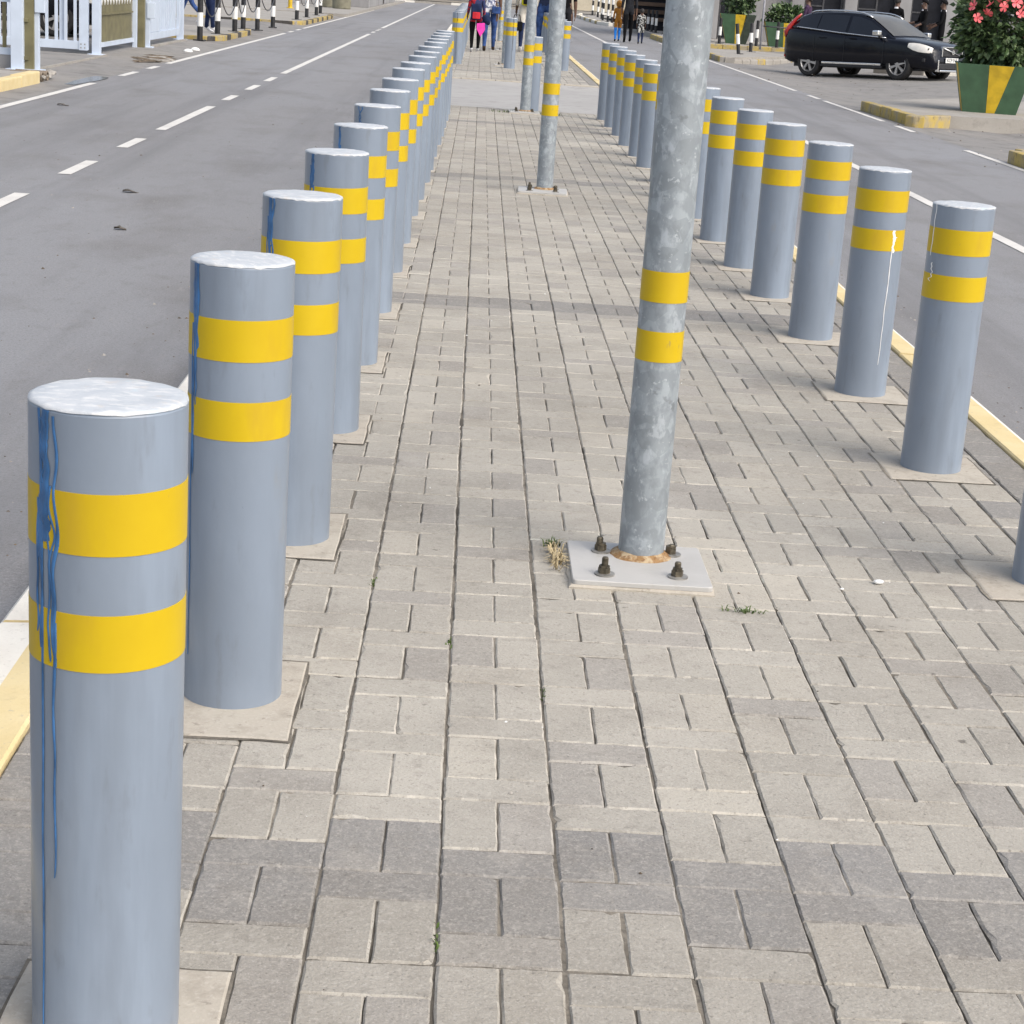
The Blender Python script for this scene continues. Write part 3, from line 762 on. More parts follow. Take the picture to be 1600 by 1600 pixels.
# ================================================================== LAMP POLES
def hexnut(mb, x, y, z, r, h, rot=0, mi=0):
    pts = [(x + r * math.cos(rot + PI / 3 * k), y + r * math.sin(rot + PI / 3 * k)) for k in range(6)]
    mb.prism(pts, z, z + h, mi)
def make_pole():
    root = bpy.data.objects.new('lamp_pole', None); C.objects.link(root)
    MB().lathe([(0.0600, 0.008), (0.0600, 0.35), (0.0588, 1.5), (0.054, 4.0), (0.045, 6.5)], 48).build('pole_shaft', galv, root)
    for za, zb in ((0.699, 0.777), (0.547, 0.625)):
        MB().lathe([(0.057, za), (0.0607, za), (0.0605, zb), (0.057, zb)], 48, close=False).build('reflective_band', band_yellow, root)
    bm = bmesh.new(); bmesh.ops.create_cube(bm, size=1)
    for v in bm.verts: v.co = Vector((v.co.x * 0.355 - .014, v.co.y * 0.345 - .083, v.co.z * 0.012 + 0.0145))
    bmesh.ops.bevel(bm, geom=[e for e in bm.edges if abs(e.verts[0].co.z - e.verts[1].co.z) > 0.005], offset=0.012, segments=3, profile=0.5, affect='EDGES')
    bmesh.ops.bevel(bm, geom=[e for e in bm.edges if min(e.verts[0].co.z, e.verts[1].co.z) > 0.018], offset=0.002, segments=1, affect='EDGES')
    MB().bm(bm).build('base_plate', plate_white, root)
    bed = MB(); pts = []
    for (ax, ay, bx, by) in ((-.20, -.262, .172, -.262), (.172, -.262, .172, .098), (.172, .098, -.20, .098), (-.20, .098, -.20, -.262)):
        for t in range(6): pts.append((ax + (bx - ax) * t / 6 + rnd.uniform(-.006, .006), ay + (by - ay) * t / 6 + rnd.uniform(-.006, .006)))
    nn_ = len(pts)
    bed.add([(a, c, -.02) for a, c in pts] + [(a, c, .003) for a, c in pts] + [(-.014 + (a + .014) * .965, -.083 + (c + .083) * .965, .008) for a, c in pts], [(k, (k + 1) % nn_, nn_ + (k + 1) % nn_, nn_ + k) for k in range(nn_)] + [(nn_ + k, nn_ + (k + 1) % nn_, 2 * nn_ + (k + 1) % nn_, 2 * nn_ + k) for k in range(nn_)] + [tuple(range(2 * nn_, 3 * nn_))])
    bed.build('mortar_bed', pad_concrete, root)
    # weld collar with rust
    vv = []; ff = []; n = 48
    for k in range(n):
        a = 2 * PI * k / n; w = mnoise.noise((math.cos(a) * 2.5, math.sin(a) * 2.5, 5))
        ro = 0.083 + 0.006 * w; rm = 0.072 + 0.003 * w
        vv += [(ro * math.cos(a), ro * math.sin(a), 0.0195), (rm * math.cos(a), rm * math.sin(a), 0.0265), (0.0605 * math.cos(a), 0.0605 * math.sin(a), 0.034 + 0.003 * w)]
    for k in range(n):
        k2 = (k + 1) % n
        ff += [(3 * k, 3 * k2, 3 * k2 + 1, 3 * k + 1), (3 * k + 1, 3 * k2 + 1, 3 * k2 + 2, 3 * k + 2)]
    MB().add(vv, ff, 0, True).build('weld_collar', rust, root)
    for i, (x, y) in enumerate(((-0.107, 0.003), (0.080, 0.010), (-0.110, -0.197), (0.078, -0.184))):
        lean = (-0.003, 0.002, 0.001, 0.0)[i]
        mb = MB()
        mb.lathe([(0.0085, 0.02), (0.0085, 0.058 + 0.006 * (i == 2) - 0.012 * (i == 1)), (0.0065, 0.061 + 0.006 * (i == 2) - 0.012 * (i == 1))], 12, c=(x + lean, y, 0), mi=0)
        hexnut(mb, x, y, 0.0252, 0.0158, 0.0135, i * 0.4)
        hexnut(mb, x, y, 0.0389, 0.0140, 0.006, i * 0.4 + 0.2)
        bo = mb.build('anchor_bolt', bolt_steel, root)
        MB().lathe([(0.026, 0.0207), (0.026, 0.0245), (0.012, 0.025)], 20, c=(x + 0.002, y - 0.001, 0)).build('washer', washer_steel, bo)
    # lamp arm and head high above the frame
    MB().tube([(0, 0, 6.4), (0, 0.02, 6.7), (-0.35, 0.02, 6.95), (-0.95, 0.02, 7.0)], 0.03, 12).build('lamp_arm', galv, root)
    MB().box(-1.6, -0.9, -0.11, 0.15, 6.94, 7.05, 0, 0.03).build('lamp_head', steel_dark, root)
    return root
pole0 = make_pole()
ptxt = ['nearest galvanised lamp pole, mottled, with a white bolted base plate in front', 'second galvanised lamp pole along the strip, standing clear on the paving',
        'third galvanised lamp pole, with weeds round its plate and a bollard behind it', 'fourth lamp pole, rising behind the bollard just past the crossing',
        'fifth lamp pole, far along the strip beside the walkers', 'sixth lamp pole, farthest along the strip']
for i, (x, y, rz) in enumerate(((0.489, 1.748, 0.0), (0.52, 10.80, -0.03), (0.562, 19.38, 0.03), (0.46, 32.0, 0.0), (0.55, 39.8, 0), (0.485, 45.7, 0))):
    o = pole0 if i == 0 else copy_tree(pole0)
    o.location = (x, y, 0); o.rotation_euler = (0, 0, rz + (0.0 if i == 0 else 0))
    o.rotation_euler.y = R(0.2)
    tag(o, ptxt[i], 'lamp pole', 'galvanised lamp poles down the middle of the strip')

# ---- weeds and litter
def tuft(x, y, n, spread, h, mt, name='grass_tuft', label='', lean=0.5, z0=-0.006):
    mb = MB()
    for i in range(n):
        bx = rnd.gauss(0, spread[0]); by = rnd.gauss(0, spread[1]); a = rnd.uniform(0, 6.28); L = h * rnd.uniform(.5, 1.2); w = rnd.uniform(.0012, .0026)
        d = Vector((math.cos(a), math.sin(a), 0)); p = Vector((-d.y, d.x, 0)) * w
        p0 = Vector((bx, by, 0)); p1 = p0 + d * L * lean * .5 + Vector((0, 0, L * .6)); p2 = p0 + d * L * lean * 1.3 + Vector((0, 0, L * (.95 - lean * .5)))
        mb.add([p0 - p, p0 + p, p1 + p * .8, p1 - p * .8, p2], [(0, 1, 2, 3), (3, 2, 4)], 0)
    o = mb.build(name, mt); o.location = (x, y, z0)
    return struct(o, 'stuff')
tuft(0.262, 1.845, 50, (.014, .012), .035, grass_green)
tuft(0.268, 1.72, 90, (.008, .05), .042, grass_dry, lean=0.9)
tuft(0.72, 1.375, 34, (.028, .004), .026, grass_green, lean=0.8)
tuft(0.40, 19.25, 120, (.12, .03), .05, grass_green)
tuft(0.80, 19.25, 120, (.10, .03), .05, grass_green)
for (x, y) in ((-0.001, 1.05), (0.2, 0.75), (-0.2, 1.45), (0.0, -0.33)):
    tuft(x, y, 14, (.003, .02), .012, grass_green)
def pebble(x, y, z, s, mt, label, name='pebble', cat='pebble', sq=(1, .8, .45)):
    bm = bmesh.new(); bmesh.ops.create_icosphere(bm, subdivisions=2, radius=s)
    for v in bm.verts:
        nn = mnoise.noise(v.co * 40 + Vector((x, y, 0)))
        v.co = Vector((v.co.x * sq[0], v.co.y * sq[1], v.co.z * sq[2])) * (1 + .25 * nn)
    o = MB().bm(bm, 0, True).build(name, mt); o.location = (x, y, z + s * sq[2] * .8)
    return tag(o, label, cat)
pebble(1.11, 1.67, 0.0, 0.014, white_stone, 'small white pebble lying on the paving right of the nearest pole')
pebble(1.00, 1.60, 0.0, 0.006, white_stone, 'tiny white chip on the paving beside the white pebble')
def dry_leaf(x, y, s, rz, label):
    vv = []; ff = []; n = 7
    for i in range(n):
        t = i / (n - 1); w = s * .32 * math.sin(PI * min(1, t * .93 + .07)) + .002
        z = .006 + .010 * math.sin(t * 5) * (s / .12)
        vv += [(s * (t - .5), -w, z + .010 * rnd.random()), (s * (t - .5), 0, z * .6), (s * (t - .5), w, z + .010 * rnd.random())]
    for i in range(n - 1):
        o = 3 * i; ff += [(o, o + 3, o + 4, o + 1), (o + 1, o + 4, o + 5, o + 2)]
    o = MB().add(vv, ff, 0, True).build('dry_leaf', litter_brown); o.location = (x, y, ROAD_Z + .003); o.rotation_euler = (0, 0, rz)
    md = o.modifiers.new('thick', 'SOLIDIFY'); md.thickness = .002
    return tag(o, label, 'leaf')
dry_leaf(-2.38, 10.18, .11, .2, 'curled dry leaf on the left road, the farther of two')
dry_leaf(-2.10, 8.29, .075, -.2, 'curled dry leaf on the left road, the nearer of two')
dry_leaf(-4.45, 17.6, .12, .1, 'flat dry leaf on the left road near the white edge line')

def grit(n, x0, x1, y0, y1, z, smin, smax, mats, name='grit'):
    mb = MB()
    for i in range(n):
        sz = rnd.uniform(smin, smax) * (1 if rnd.random() < .85 else 1.8); x = rnd.uniform(x0, x1); y = y0 + (y1 - y0) * rnd.random() ** 1.4
        pts = [(x + sz * rnd.uniform(.6, 1.2) * math.cos(a), y + sz * rnd.uniform(.6, 1.2) * math.sin(a)) for a in (0, 1.3, 2.5, 3.8, 5.1)]
        mb.add([(px_, py_, z) for px_, py_ in pts] + [(x, y, z + sz * .7)], [(k, (k + 1) % 5, 5) for k in range(5)], rnd.randrange(len(mats)))
    return struct(mb.build(name, mats), 'stuff')
grit(170, -.75, 1.8, -.8, 9, .0, .0012, .0034, [litter_brown, bark, concrete, white_stone])
grit(420, -1.5, -1.05, -1, 22, ROAD_Z, .002, .007, [dirt, concrete, litter_brown])
grit(260, -5.0, -1.1, 2, 22, ROAD_Z, .002, .008, [litter_brown, concrete, dirt])
grit(420, 2.12, 2.45, 2, 22, ROAD_Z, .002, .007, [dirt, concrete, litter_brown])
grit(260, 5.4, 9.0, 15, 42, -.118, .005, .018, [concrete, dirt, dirt, litter_brown])
# ================================================================== LEFT SIDE: gates and fences
GZ = -0.07
def gposts(name, label, x, y, w, d, h, mt, z=GZ, foot=True, cat='post'):
    root = thing(name, label, cat, (x, y, z))
    MB().box(-w / 2, w / 2, -d / 2, d / 2, 0, h, 0, 0.006).build('shaft', mt, root)
    if foot: MB().box(-w / 2 - .06, w / 2 + .06, -d / 2 - .06, d / 2 + .06, -0.05, 0.015, 0, 0.004).build('foot_plate', mt, root)
    MB().box(-w / 2 - .01, w / 2 + .01, -d / 2 - .01, d / 2 + .01, h, h + .02, 0, 0.004).build('top_cap', mt, root)
    return root
gposts('gate_post', 'wide pale gate post at the left edge of the picture', -6.125, 22.62, .16, .16, 2.2, gate_white)
po = gposts('gate_post', 'olive square gate post between two pale posts', -5.985, 22.70, .125, .13, 2.2, gate_olive, foot=False)
for zz in (0.13, 0.62): MB().box(-0.075, -0.005, -0.09, -0.066, zz, zz + .05, 0, .004).build('hinge', gate_olive, po)
ps = gposts('gate_post', 'slim pale gate post with a lock box, at the road side', -5.895, 22.72, .065, .07, 2.2, gate_white)
MB().box(-0.02, 0.115, -0.06, 0.03, 0.75, 1.25, 0, .006).build('lock_box', gate_white, ps)
# fence leading away to the left of the wide post
fl = thing('fence', 'olive and pale fence panel running left from the wide gate post', 'fence', (-6.22, 22.75, GZ))
MB().box(-2.4, -0.02, -0.02, 0.02, 0.18, 0.27).build('bottom_rail', gate_white, fl)
MB().box(-2.4, -0.02, -0.015, 0.015, 0.0, 0.178).build('plinth', wall_grey, fl)
q = MB()
for k in range(12): q.box(-0.14 - k * .19, -0.14 - k * .19 + .05, -0.012, 0.012, 0.272, 2.0)
q.build('bars', gate_olive, fl)
MB().box(-2.4, -0.02, -0.02, 0.02, 0.86, 0.90).build('mid_rail', gate_white, fl)
# open gate leaf seen face on
gl = thing('gate_leaf', 'open pale barred gate leaf with a dark car behind it', 'gate', (-6.22, 27.8, GZ + 0.0))
def leaf(root, x0, x1, zb, h, bars, bw, stile=.10, rail=.13, mt=gate_white):
    MB().box(x0, x1, -.03, .03, zb, zb + rail, 0, .004).build('bottom_rail', mt, root)
    MB().box(x0, x1, -.03, .03, h - .08, h, 0, .004).build('top_rail', mt, root)
    for xa in (x0, x1 - stile): MB().box(xa, xa + stile, -.032, .032, zb + rail, h - .08, 0, .004).build('stile', mt, root)
    for xb in bars: MB().box(xb, xb + bw, -.018, .018, zb + rail, h - .08, 0, .003).build('bar', mt, root)
leaf(gl, -1.75, -.02, .07, 2.1, [-.02 - .10 - .14 - k * .150 for k in range(10)], .048, stile=.15)
pl_ = MB().box(-.17, -.03, -.045, -.033, .06, .20, 0, .004).build('corner_plate', gate_white, gl)
q = MB()
for dx in (-.135, -.075):
    for dz in (.10, .155): q.lathe([(.012, 0), (.012, .012), (.008, .016)], 8, c=(dx, -.047, dz), axis='y')
q.build('bolt_heads', washer_steel, pl_)
MB().box(-.495, -.415, .035, .06, .16, .82, 0, .003).build('inner_panel', gate_white, gl)
gposts('gate_post', 'pale box column at the far end of the gateway opening', -6.12, 27.82, .13, .13, 2.3, gate_white)
gposts('gate_post', 'thin olive post beside the pale box column', -6.20, 28.05, .05, .05, 2.2, gate_olive, foot=False)
tr = MB().box(-6.42, -5.98, 22.85, 27.7, -0.12, GZ + .004); struct(tr.build('gate_track', old_asphalt))
tl = MB().box(-5.96, -5.925, 22.85, 27.7, -0.12, GZ + .022); struct(tl.build('track_rail', concrete))
# olive fence with pale pickets
fo = thing('fence', 'olive sheet fence panel topped with pale pointed pickets', 'fence', (-6.2, 28.1, GZ))
MB().box(-.015, .015, .0, 3.15, .15, 1.5).build('sheet_panel', gate_olive, fo)
MB().box(.016, .06, .0, 3.15, .10, .17).build('bottom_rail', gate_white, fo)
MB().box(.016, .045, .0, 3.15, .60, .63).build('mid_rail', gate_olive, fo)
q = MB()
for k in range(12):
    y0 = .1 + k * .252
    q.prism([(y0, .82), (y0 + .05, .755), (y0 + .10, .82), (y0 + .10, 2.0), (y0, 2.0)], .017, .032)
q.xf(Matrix(((0, 0, 1, 0), (1, 0, 0, 0), (0, 1, 0, 0), (0, 0, 0, 1))))
q.build('pickets', white_paint, fo)
MB().box(.033, .05, .0, 3.15, .88, 2.0).build('upper_sheet', gate_white, fo)
gposts('gate_post', 'slim pale post at the end of the olive fence panel', -6.14, 31.32, .075, .08, 2.2, gate_white, foot=False)
gposts('gate_post', 'olive post before the second gate', -6.07, 31.58, .12, .12, 2.2, gate_olive, foot=False)
ps2 = gposts('gate_post', 'pale post with a small switch box, hanging the second gate', -5.985, 31.75, .08, .08, 2.2, gate_white)
MB().box(-.01, .14, -.06, -.042 + .1, .50, .78, 0, .01).build('switch_box', gate_white, ps2)
gl2 = thing('gate_leaf', 'closed pale gate leaf with narrow bars, farther along the road', 'gate', (-6.08, 31.85, GZ))
gl2.rotation_euler = (0, 0, PI / 2)
leaf(gl2, 0.0, 4.05, .10, 2.1, [1.75 + k * .22 for k in range(9)], .05, stile=.14)
MB().box(.145, 1.62, -.02, .02, .235, 2.0).build('sheet_panel', gate_white, gl2)
gposts('gate_post', 'pale end post of the second gate, beside the striped posts', -6.08, 36.1, .13, .13, 2.3, gate_white)
tl2 = MB().box(-5.97, -5.93, 31.9, 36.0, -0.12, GZ + .03); struct(tl2.build('track_rail', concrete))
for k, (x, y) in enumerate(((-5.25, 31.7), (-5.24, 32.5))):
    bm = bmesh.new(); bmesh.ops.create_uvsphere(bm, u_segments=16, v_segments=8, radius=.085)
    for v in bm.verts: v.co.z = max(-0.01, v.co.z * .6)
    o = MB().bm(bm, 0, True).build('road_stud', white_stone); o.location = (x, y, -0.1)
    tag(o, ['nearer white domed stud on the drive by the second gate', 'farther white domed stud on the drive by the second gate'][k], 'road stud', 'white domed studs')
for k, y in enumerate((20.98, 21.26)):
    o = MB().lathe([(.052, 0), (.065, 0), (.065, .4), (.052, .4), (.052, 0)], 20, axis='x', close=False).build('drain_pipe', clay)
    o.location = (-5.83, y, -0.045); tag(o, ['drain pipe end at the kerb, the nearer of two in broken concrete', 'drain pipe end at the kerb, the farther of two in broken concrete'][k], 'drain pipe', 'pipe ends by the left kerb')
q = MB()
for i in range(26):
    bm = bmesh.new(); s = rnd.uniform(.03, .09); bmesh.ops.create_icosphere(bm, subdivisions=1, radius=s)
    for v in bm.verts: v.co = Vector((v.co.x, v.co.y * 1.3, v.co.z * .5)) * (1 + rnd.uniform(-.25, .25))
    bmesh.ops.translate(bm, verts=bm.verts[:], vec=(-5.55 + rnd.uniform(-.12, .1), rnd.uniform(20.78, 21.6), -0.07 + rnd.uniform(0, .05)))
    q.bm(bm, 0)
struct(q.build('rubble', [concrete]), 'stuff')

# ---- striped posts
def make_striped_post(h=1.10, r=.058, nb=4):
    root = bpy.data.objects.new('striped_post', None); C.objects.link(root)
    MB().lathe([(r, 0), (r, h), (r * .8, h + .012)], 20).build('post', black_paint, root)
    MB().box(-.11, .11, -.11, .11, -.01, .012, 0, .003).build('foot_plate', black_paint, root)
    bh = h / nb
    for k in range(1, nb, 2):
        MB().lathe([(r + .0008, bh * k), (r + .0016, bh * k + .004), (r + .0016, bh * (k + 1) - .004), (r + .0008, bh * (k + 1))], 20, close=False).build('white_band', white_paint, root)
    return root
sp_proto = make_striped_post()
sp2_proto = make_striped_post(.80, .05, 3)
sp_used = []
def striped(proto, x, y, z, label, group, tilt=(0, 0)):
    o = proto if proto not in sp_used else copy_tree(proto); sp_used.append(proto)
    o.location = (x, y, z); o.rotation_euler = (tilt[0], tilt[1], rnd.uniform(0, 3)); return tag(o, label, 'striped post', group)
LP = [(-5.74, 36.5), (-5.69, 38.75), (-5.62, 41.1), (-5.70, 43.3), (-5.58, 45.2), (-5.53, 48.3), (-5.56, 55.2), (-5.60, 58.9), (-5.60, 62.5), (-5.75, 65.9)]
for i, (x, y) in enumerate(LP):
    z = -.005 if (36.6 < y < 43.6 or y > 53) else -.07
    striped(sp_proto, x, y, z, '%s black and white post from the gates along the left kerb' % ORD[i], 'striped posts on the left kerb')
ch_mat = steel_dark
for i in range(len(LP) - 1):
    if i == 5: continue
    (xa, ya), (xb, yb) = LP[i], LP[i + 1]
    pts = []
    for k in range(15):
        t = k / 14; zc = .80 - .42 * math.sin(PI * t) ** 0.9
        pts.append((xa + (xb - xa) * t + .06, ya + (yb - ya) * t, zc))
    o = MB().tube(pts, .013, 6).build('chain', ch_mat)
    tag(o, 'sagging dark chain between the %s and %s striped posts on the left' % (ORD[i], ORD[i + 1]), 'chain', 'chains between the striped posts')
for i, (x, y, tx, ty) in enumerate(((7.05, 49.3, .0, .14), (7.78, 52.2, 0, .07))):
    striped(sp2_proto, x, y, -.01, ['leaning striped post at the corner of the right traffic island', 'striped post behind the leaning one on the right traffic island'][i], 'striped posts on the right', (tx, ty))
for i, (x, y) in enumerate(((7.75, 59.4), (8.35, 61.2), (8.9, 59.0), (10.15, 59.0), (9.55, 58.9), (6.6, 58.7))):
    striped(sp2_proto, x, y, 0, '%s striped post from the left before the planters on the far right pavement' % ORD[i], 'striped posts on the right')
for i, (x, y) in enumerate(((6.55, 72.8), (6.60, 71.5), (6.62, 70.0), (6.85, 69.0))):
    striped(sp2_proto, x, y, 0, '%s of four striped posts before the brown boarded wall' % ['farthest', 'third', 'second', 'nearest'][i], 'striped posts on the right')
for i, (x, y) in enumerate(((5.95, 85.0), (5.95, 88), (5.93, 91.5), (6.15, 96), (6.25, 101), (6.3, 107))):
    striped(sp_proto, x, y, .0, '%s striped post on the far pale traffic island' % ORD[i], 'striped posts on the far island')

# ---- left background
def lathe_thing(name, prof, mt, loc, label, cat, group=None, n=28):
    o = MB().lathe(prof, n).build(name, mt); o.location = loc; return tag(o, label, cat, group)
for i, (x, y) in enumerate(((-6.55, 79.5), (-5.85, 77.6))):
    r0 = thing('round_planter', ['round olive planter, the farther left of the pair', 'round olive planter nearest the road'][i], 'planter', (x, y, -.01), 0, 'round olive planters')
    MB().lathe([(.36, 0), (.38, .03), (.40, .8), (.43, .82), (.43, .92), (.37, .92), (.36, .85)], 28).build('tub', mat('olive_concrete', (0.19, .18, .13), .8, .15, 5), r0)
    MB().lathe([(.35, .84), (.34, .87)], 20).build('soil', soil, r0)
for i, (x, y) in enumerate(((-6.9, 92), (-5.9, 97))):
    r0 = thing('box_planter', ['brown box planter behind the round planters', 'brown box planter farthest along the left kerb'][i], 'planter', (x, y, -.01), 0, 'brown box planters')
    MB().box(-.8, .8, -.5, .5, 0, .75, 0, .03).build('tub', mat('brown_concrete', (.20, .13, .095), .85, .2, 5), r0)
    MB().box(-.7, .7, -.4, .4, .752, .79).build('soil', soil, r0)
ym = thing('marker_post', 'small yellow marker post on the left pavement', 'post', (-7.4, 71.7, -.01))
MB().lathe([(.08, 0), (.08, .5), (.05, .54)], 16).build('shaft', planter_yellow, ym)
MB().lathe([(.14, -.005), (.14, .03)], 16).build('foot', planter_yellow, ym)
lw = thing('low_wall', 'low grey wall with a pipe rail curving along the left kerb', 'wall', (-6.1, 84, -.01))
MB().box(-2.5, 1.0, -.12, .12, 0, .38, 0, .02).build('wall_body', wall_grey, lw)
MB().box(.76, 1.0, .121, 26, 0, .38, 0, .02).build('side_wall', wall_grey, lw)
MB().tube([(-2.5, 0, .52), (.7, 0, .52), (.88, .2, .52), (.88, 26, .52)], .035, 8).build('pipe_rail', gate_white, lw)

# ================================================================== VEGETATION
def foliage_mesh(n, shape, leaf, up=0.3, seed=1, bend=True):
    rr = random.Random(seed); mb = MB()
    for i in range(n):
        p, nrm = shape(rr)
        d = Vector((rr.gauss(0, 1), rr.gauss(0, 1), rr.gauss(0, .7))) * .6 + nrm + Vector((0, 0, up - .5))
        d.normalize(); s = leaf * rr.uniform(.6, 1.25)
        side = d.cross(Vector((rr.gauss(0, 1), rr.gauss(0, 1), rr.gauss(0, 1)))).normalized()
        nn = side.cross(d).normalized()
        w = s * .33
        a = p; m1 = p + d * s * .45 + nn * s * .06; e = p + d * s - nn * s * .08
        mb.add([a, m1 + side * w, e, m1 - side * w, p + d * s * .5 - nn * s * .05], [(0, 1, 4), (1, 2, 4), (2, 3, 4), (3, 0, 4)], 0 if rr.random() < .6 else 1, False)
    return mb
def lumpy(cx, cy, cz, rx, ry, rz, inner=.55, seed=0, amp=.35):
    def f(rr):
        while True:
            v = Vector((rr.gauss(0, 1), rr.gauss(0, 1), rr.gauss(0, 1))).normalized()
            k = 1 + amp * mnoise.noise(v * 2.2 + Vector((seed, 0, 0))) + amp * .5 * mnoise.noise(v * 5 + Vector((0, seed, 0)))
            q = (inner + (1 - inner) * rr.random() ** .6) * k
            if mnoise.noise(v * 4 + Vector((seed * 2, 3, 1))) < -.35 and rr.random() < .7: continue
            return Vector((cx + v.x * rx * q, cy + v.y * ry * q, cz + v.z * rz * q)), v
    return f
def trap_planter(name, label, loc, rz, w0, w1, d0, d1, h, group=None, dark=True):
    """flared square tub: w0/d0 at the base, w1/d1 at the rim; green faces with a yellow wedge"""
    root = thing(name, label, 'planter', loc, rz, group)
    b2 = MB(); t = .05
    B = [(-w0 / 2, -d0 / 2, 0), (w0 / 2, -d0 / 2, 0), (w0 / 2, d0 / 2, 0), (-w0 / 2, d0 / 2, 0)]
    T = [(-w1 / 2, -d1 / 2, h), (w1 / 2, -d1 / 2, h), (w1 / 2, d1 / 2, h), (-w1 / 2, d1 / 2, h)]
    I = [(x * (1 - 2 * t / w1), y * (1 - 2 * t / d1), h) for x, y, z in T]
    J = [(x, y, h - .09) for x, y, z in I]
    b2.add(B + T, [(3, 2, 1, 0)] + [(k, (k + 1) % 4, 4 + (k + 1) % 4, 4 + k) for k in range(4)], 0)
    b2.add(T + I, [(k, (k + 1) % 4, 4 + (k + 1) % 4, 4 + k) for k in range(4)], 0)
    b2.add(I + J, [(k, (k + 1) % 4, 4 + (k + 1) % 4, 4 + k) for k in range(4)], 0)
    b2.build('tub', planter_green, root)
    # painted wedge on the front and on the sides, 3 mm proud
    def face_pt(k, u, v, off=.003):
        p0, p1 = Vector(B[k]), Vector(B[(k + 1) % 4]); q0, q1 = Vector(T[k]), Vector(T[(k + 1) % 4])
        a = p0.lerp(p1, u); c = q0.lerp(q1, u); nrm = (p1 - p0).cross(q0 - p0).normalized()
        return a.lerp(c, v) + nrm * off
    wy = MB()
    for k, (ub0, ub1, ut0, ut1) in ((0, (.44, .60, .42, .75)), (1, (.1, .3, .05, .35)), (3, (.45, .99, .45, .99))):
        wy.add([face_pt(k, ub0, .004), face_pt(k, ub1, .004), face_pt(k, ut1, .995), face_pt(k, ut0, .995)], [(0, 1, 2, 3)], 0)
    wy.build('yellow_wedge', planter_yellow, root)
    if dark:
        wd = MB().add([face_pt(0, .645, .004), face_pt(0, .998, .004), face_pt(0, .998, .995), face_pt(0, .705, .995)], [(0, 1, 2, 3)], 0)
        wd.build('dark_panel', planter_dark, root)
    MB().add(J, [(0, 1, 2, 3)], 0).build('soil', soil, root)
    return root
PX, PY = 7.90, 26.42
trap_planter('planter', 'large flared green planter with a yellow wedge, below the pink hibiscus', (PX, PY, .004), -.20, .80, 1.12, .80, 1.1, .72, 'flared green planters', dark=False)
hb = thing('hibiscus_bush', 'dense green hibiscus bush with pink flowers in the large planter', 'bush', (PX + .02, PY, .65))
hf = foliage_mesh(4200, lumpy(0, 0, .62, .68, .62, .70, .45, 3), .12, .25, 5)
hf.build('foliage', [leaf_green, leaf_dark], hb)
q = MB()
for k in range(9):
    a = k * .7; q.tube([(.12 * math.cos(a), .12 * math.sin(a), 0), (.25 * math.cos(a), .25 * math.sin(a), .3), (.42 * math.cos(a + .2), .42 * math.sin(a + .2), .75)], [.018, .013, .006], 6)
q.build('stems', bark, hb)
def flower_mesh():
    mb = MB()
    for k in range(5):
        a = 2 * PI * k / 5; d = Vector((math.cos(a), math.sin(a), .25)); s = Vector((-math.sin(a), math.cos(a), 0))
        p = [Vector((0, 0, 0)), d * .035 + s * .02, d * .065 + s * .028 + Vector((0, 0, -.004)), d * .074, d * .065 - s * .028 + Vector((0, 0, .006)), d * .035 - s * .02]
        mb.add(p, [(0, 1, 2, 3), (0, 3, 4, 5)], 0, True)
    mb.tube([(0, 0, 0), (.0, .01, .07)], [.006, .004], 6)
    return mb.mesh('flower', petal)
fm = flower_mesh()
for (fx, fz) in ((-.60, 1.02), (-.30, 1.20), (-.26, 1.02), (.02, 1.0), (-.38, .82), (.28, .52), (.05, 1.22), (.42, 1.12), (.5, 1.0), (-.05, 1.12), (.22, 1.08), (-.45, 1.08), (-.15, .93), (.16, .96), (.38, .95), (-.55, .92), (.58, .88), (.30, .78), (-.08, 1.03), (-.5, .74), (.1, .84), (-.2, 1.12), (.33, 1.03), (.48, .8), (-.34, .95)):
    fy = -.66 * math.sqrt(max(.05, 1 - (fx / .72) ** 2 - ((fz - .62) / .78) ** 2 * .8)) - .08
    o = bpy.data.objects.new('flower', fm); C.objects.link(o); o.parent = hb; o.location = (fx, fy, fz)
    o.rotation_euler = (R(60 + rnd.uniform(-25, 25)), R(rnd.uniform(-30, 30)), rnd.uniform(0, 6))
    q_ = rnd.uniform(.95, 1.3); o.scale = (q_, q_, q_)
trap_planter('planter', 'flared green planter with a tall dark shrub, left of the pair across the forecourt', (8.48, 60.9, .0), -.1, .66, 1.18, .7, 1.15, .95, 'flared green planters')
trap_planter('planter', 'flared green planter with a low hedge, right of the pair across the forecourt', (10.05, 60.5, .0), -.1, 1.05, 1.45, .9, 1.2, .78, 'flared green planters')
s1 = thing('shrub', 'tall dark shrub growing in the left one of the two far planters', 'shrub', (8.48, 60.95, .86))
foliage_mesh(1500, lumpy(0, 0, .85, .52, .5, 1.0, .4, 7), .16, .3, 8).build('foliage', [leaf_dark, leaf_green], s1)
MB().tube([(0, 0, -.08), (.05, 0, .5), (0, .05, 1.2)], [.04, .03, .015], 8).build('trunk', bark, s1)
s2 = thing('shrub', 'low leafy hedge shrub in the right one of the two far planters', 'shrub', (10.05, 60.5, .72))
foliage_mesh(1500, lumpy(0, 0, .26, .66, .5, .36, .3, 9), .13, .5, 9).build('foliage', [leaf_green, leaf_dark], s2)
MB().tube([(0, 0, -.08), (.1, 0, .2), (.3, .05, .4)], [.03, .02, .01], 8).build('stem', bark, s2)
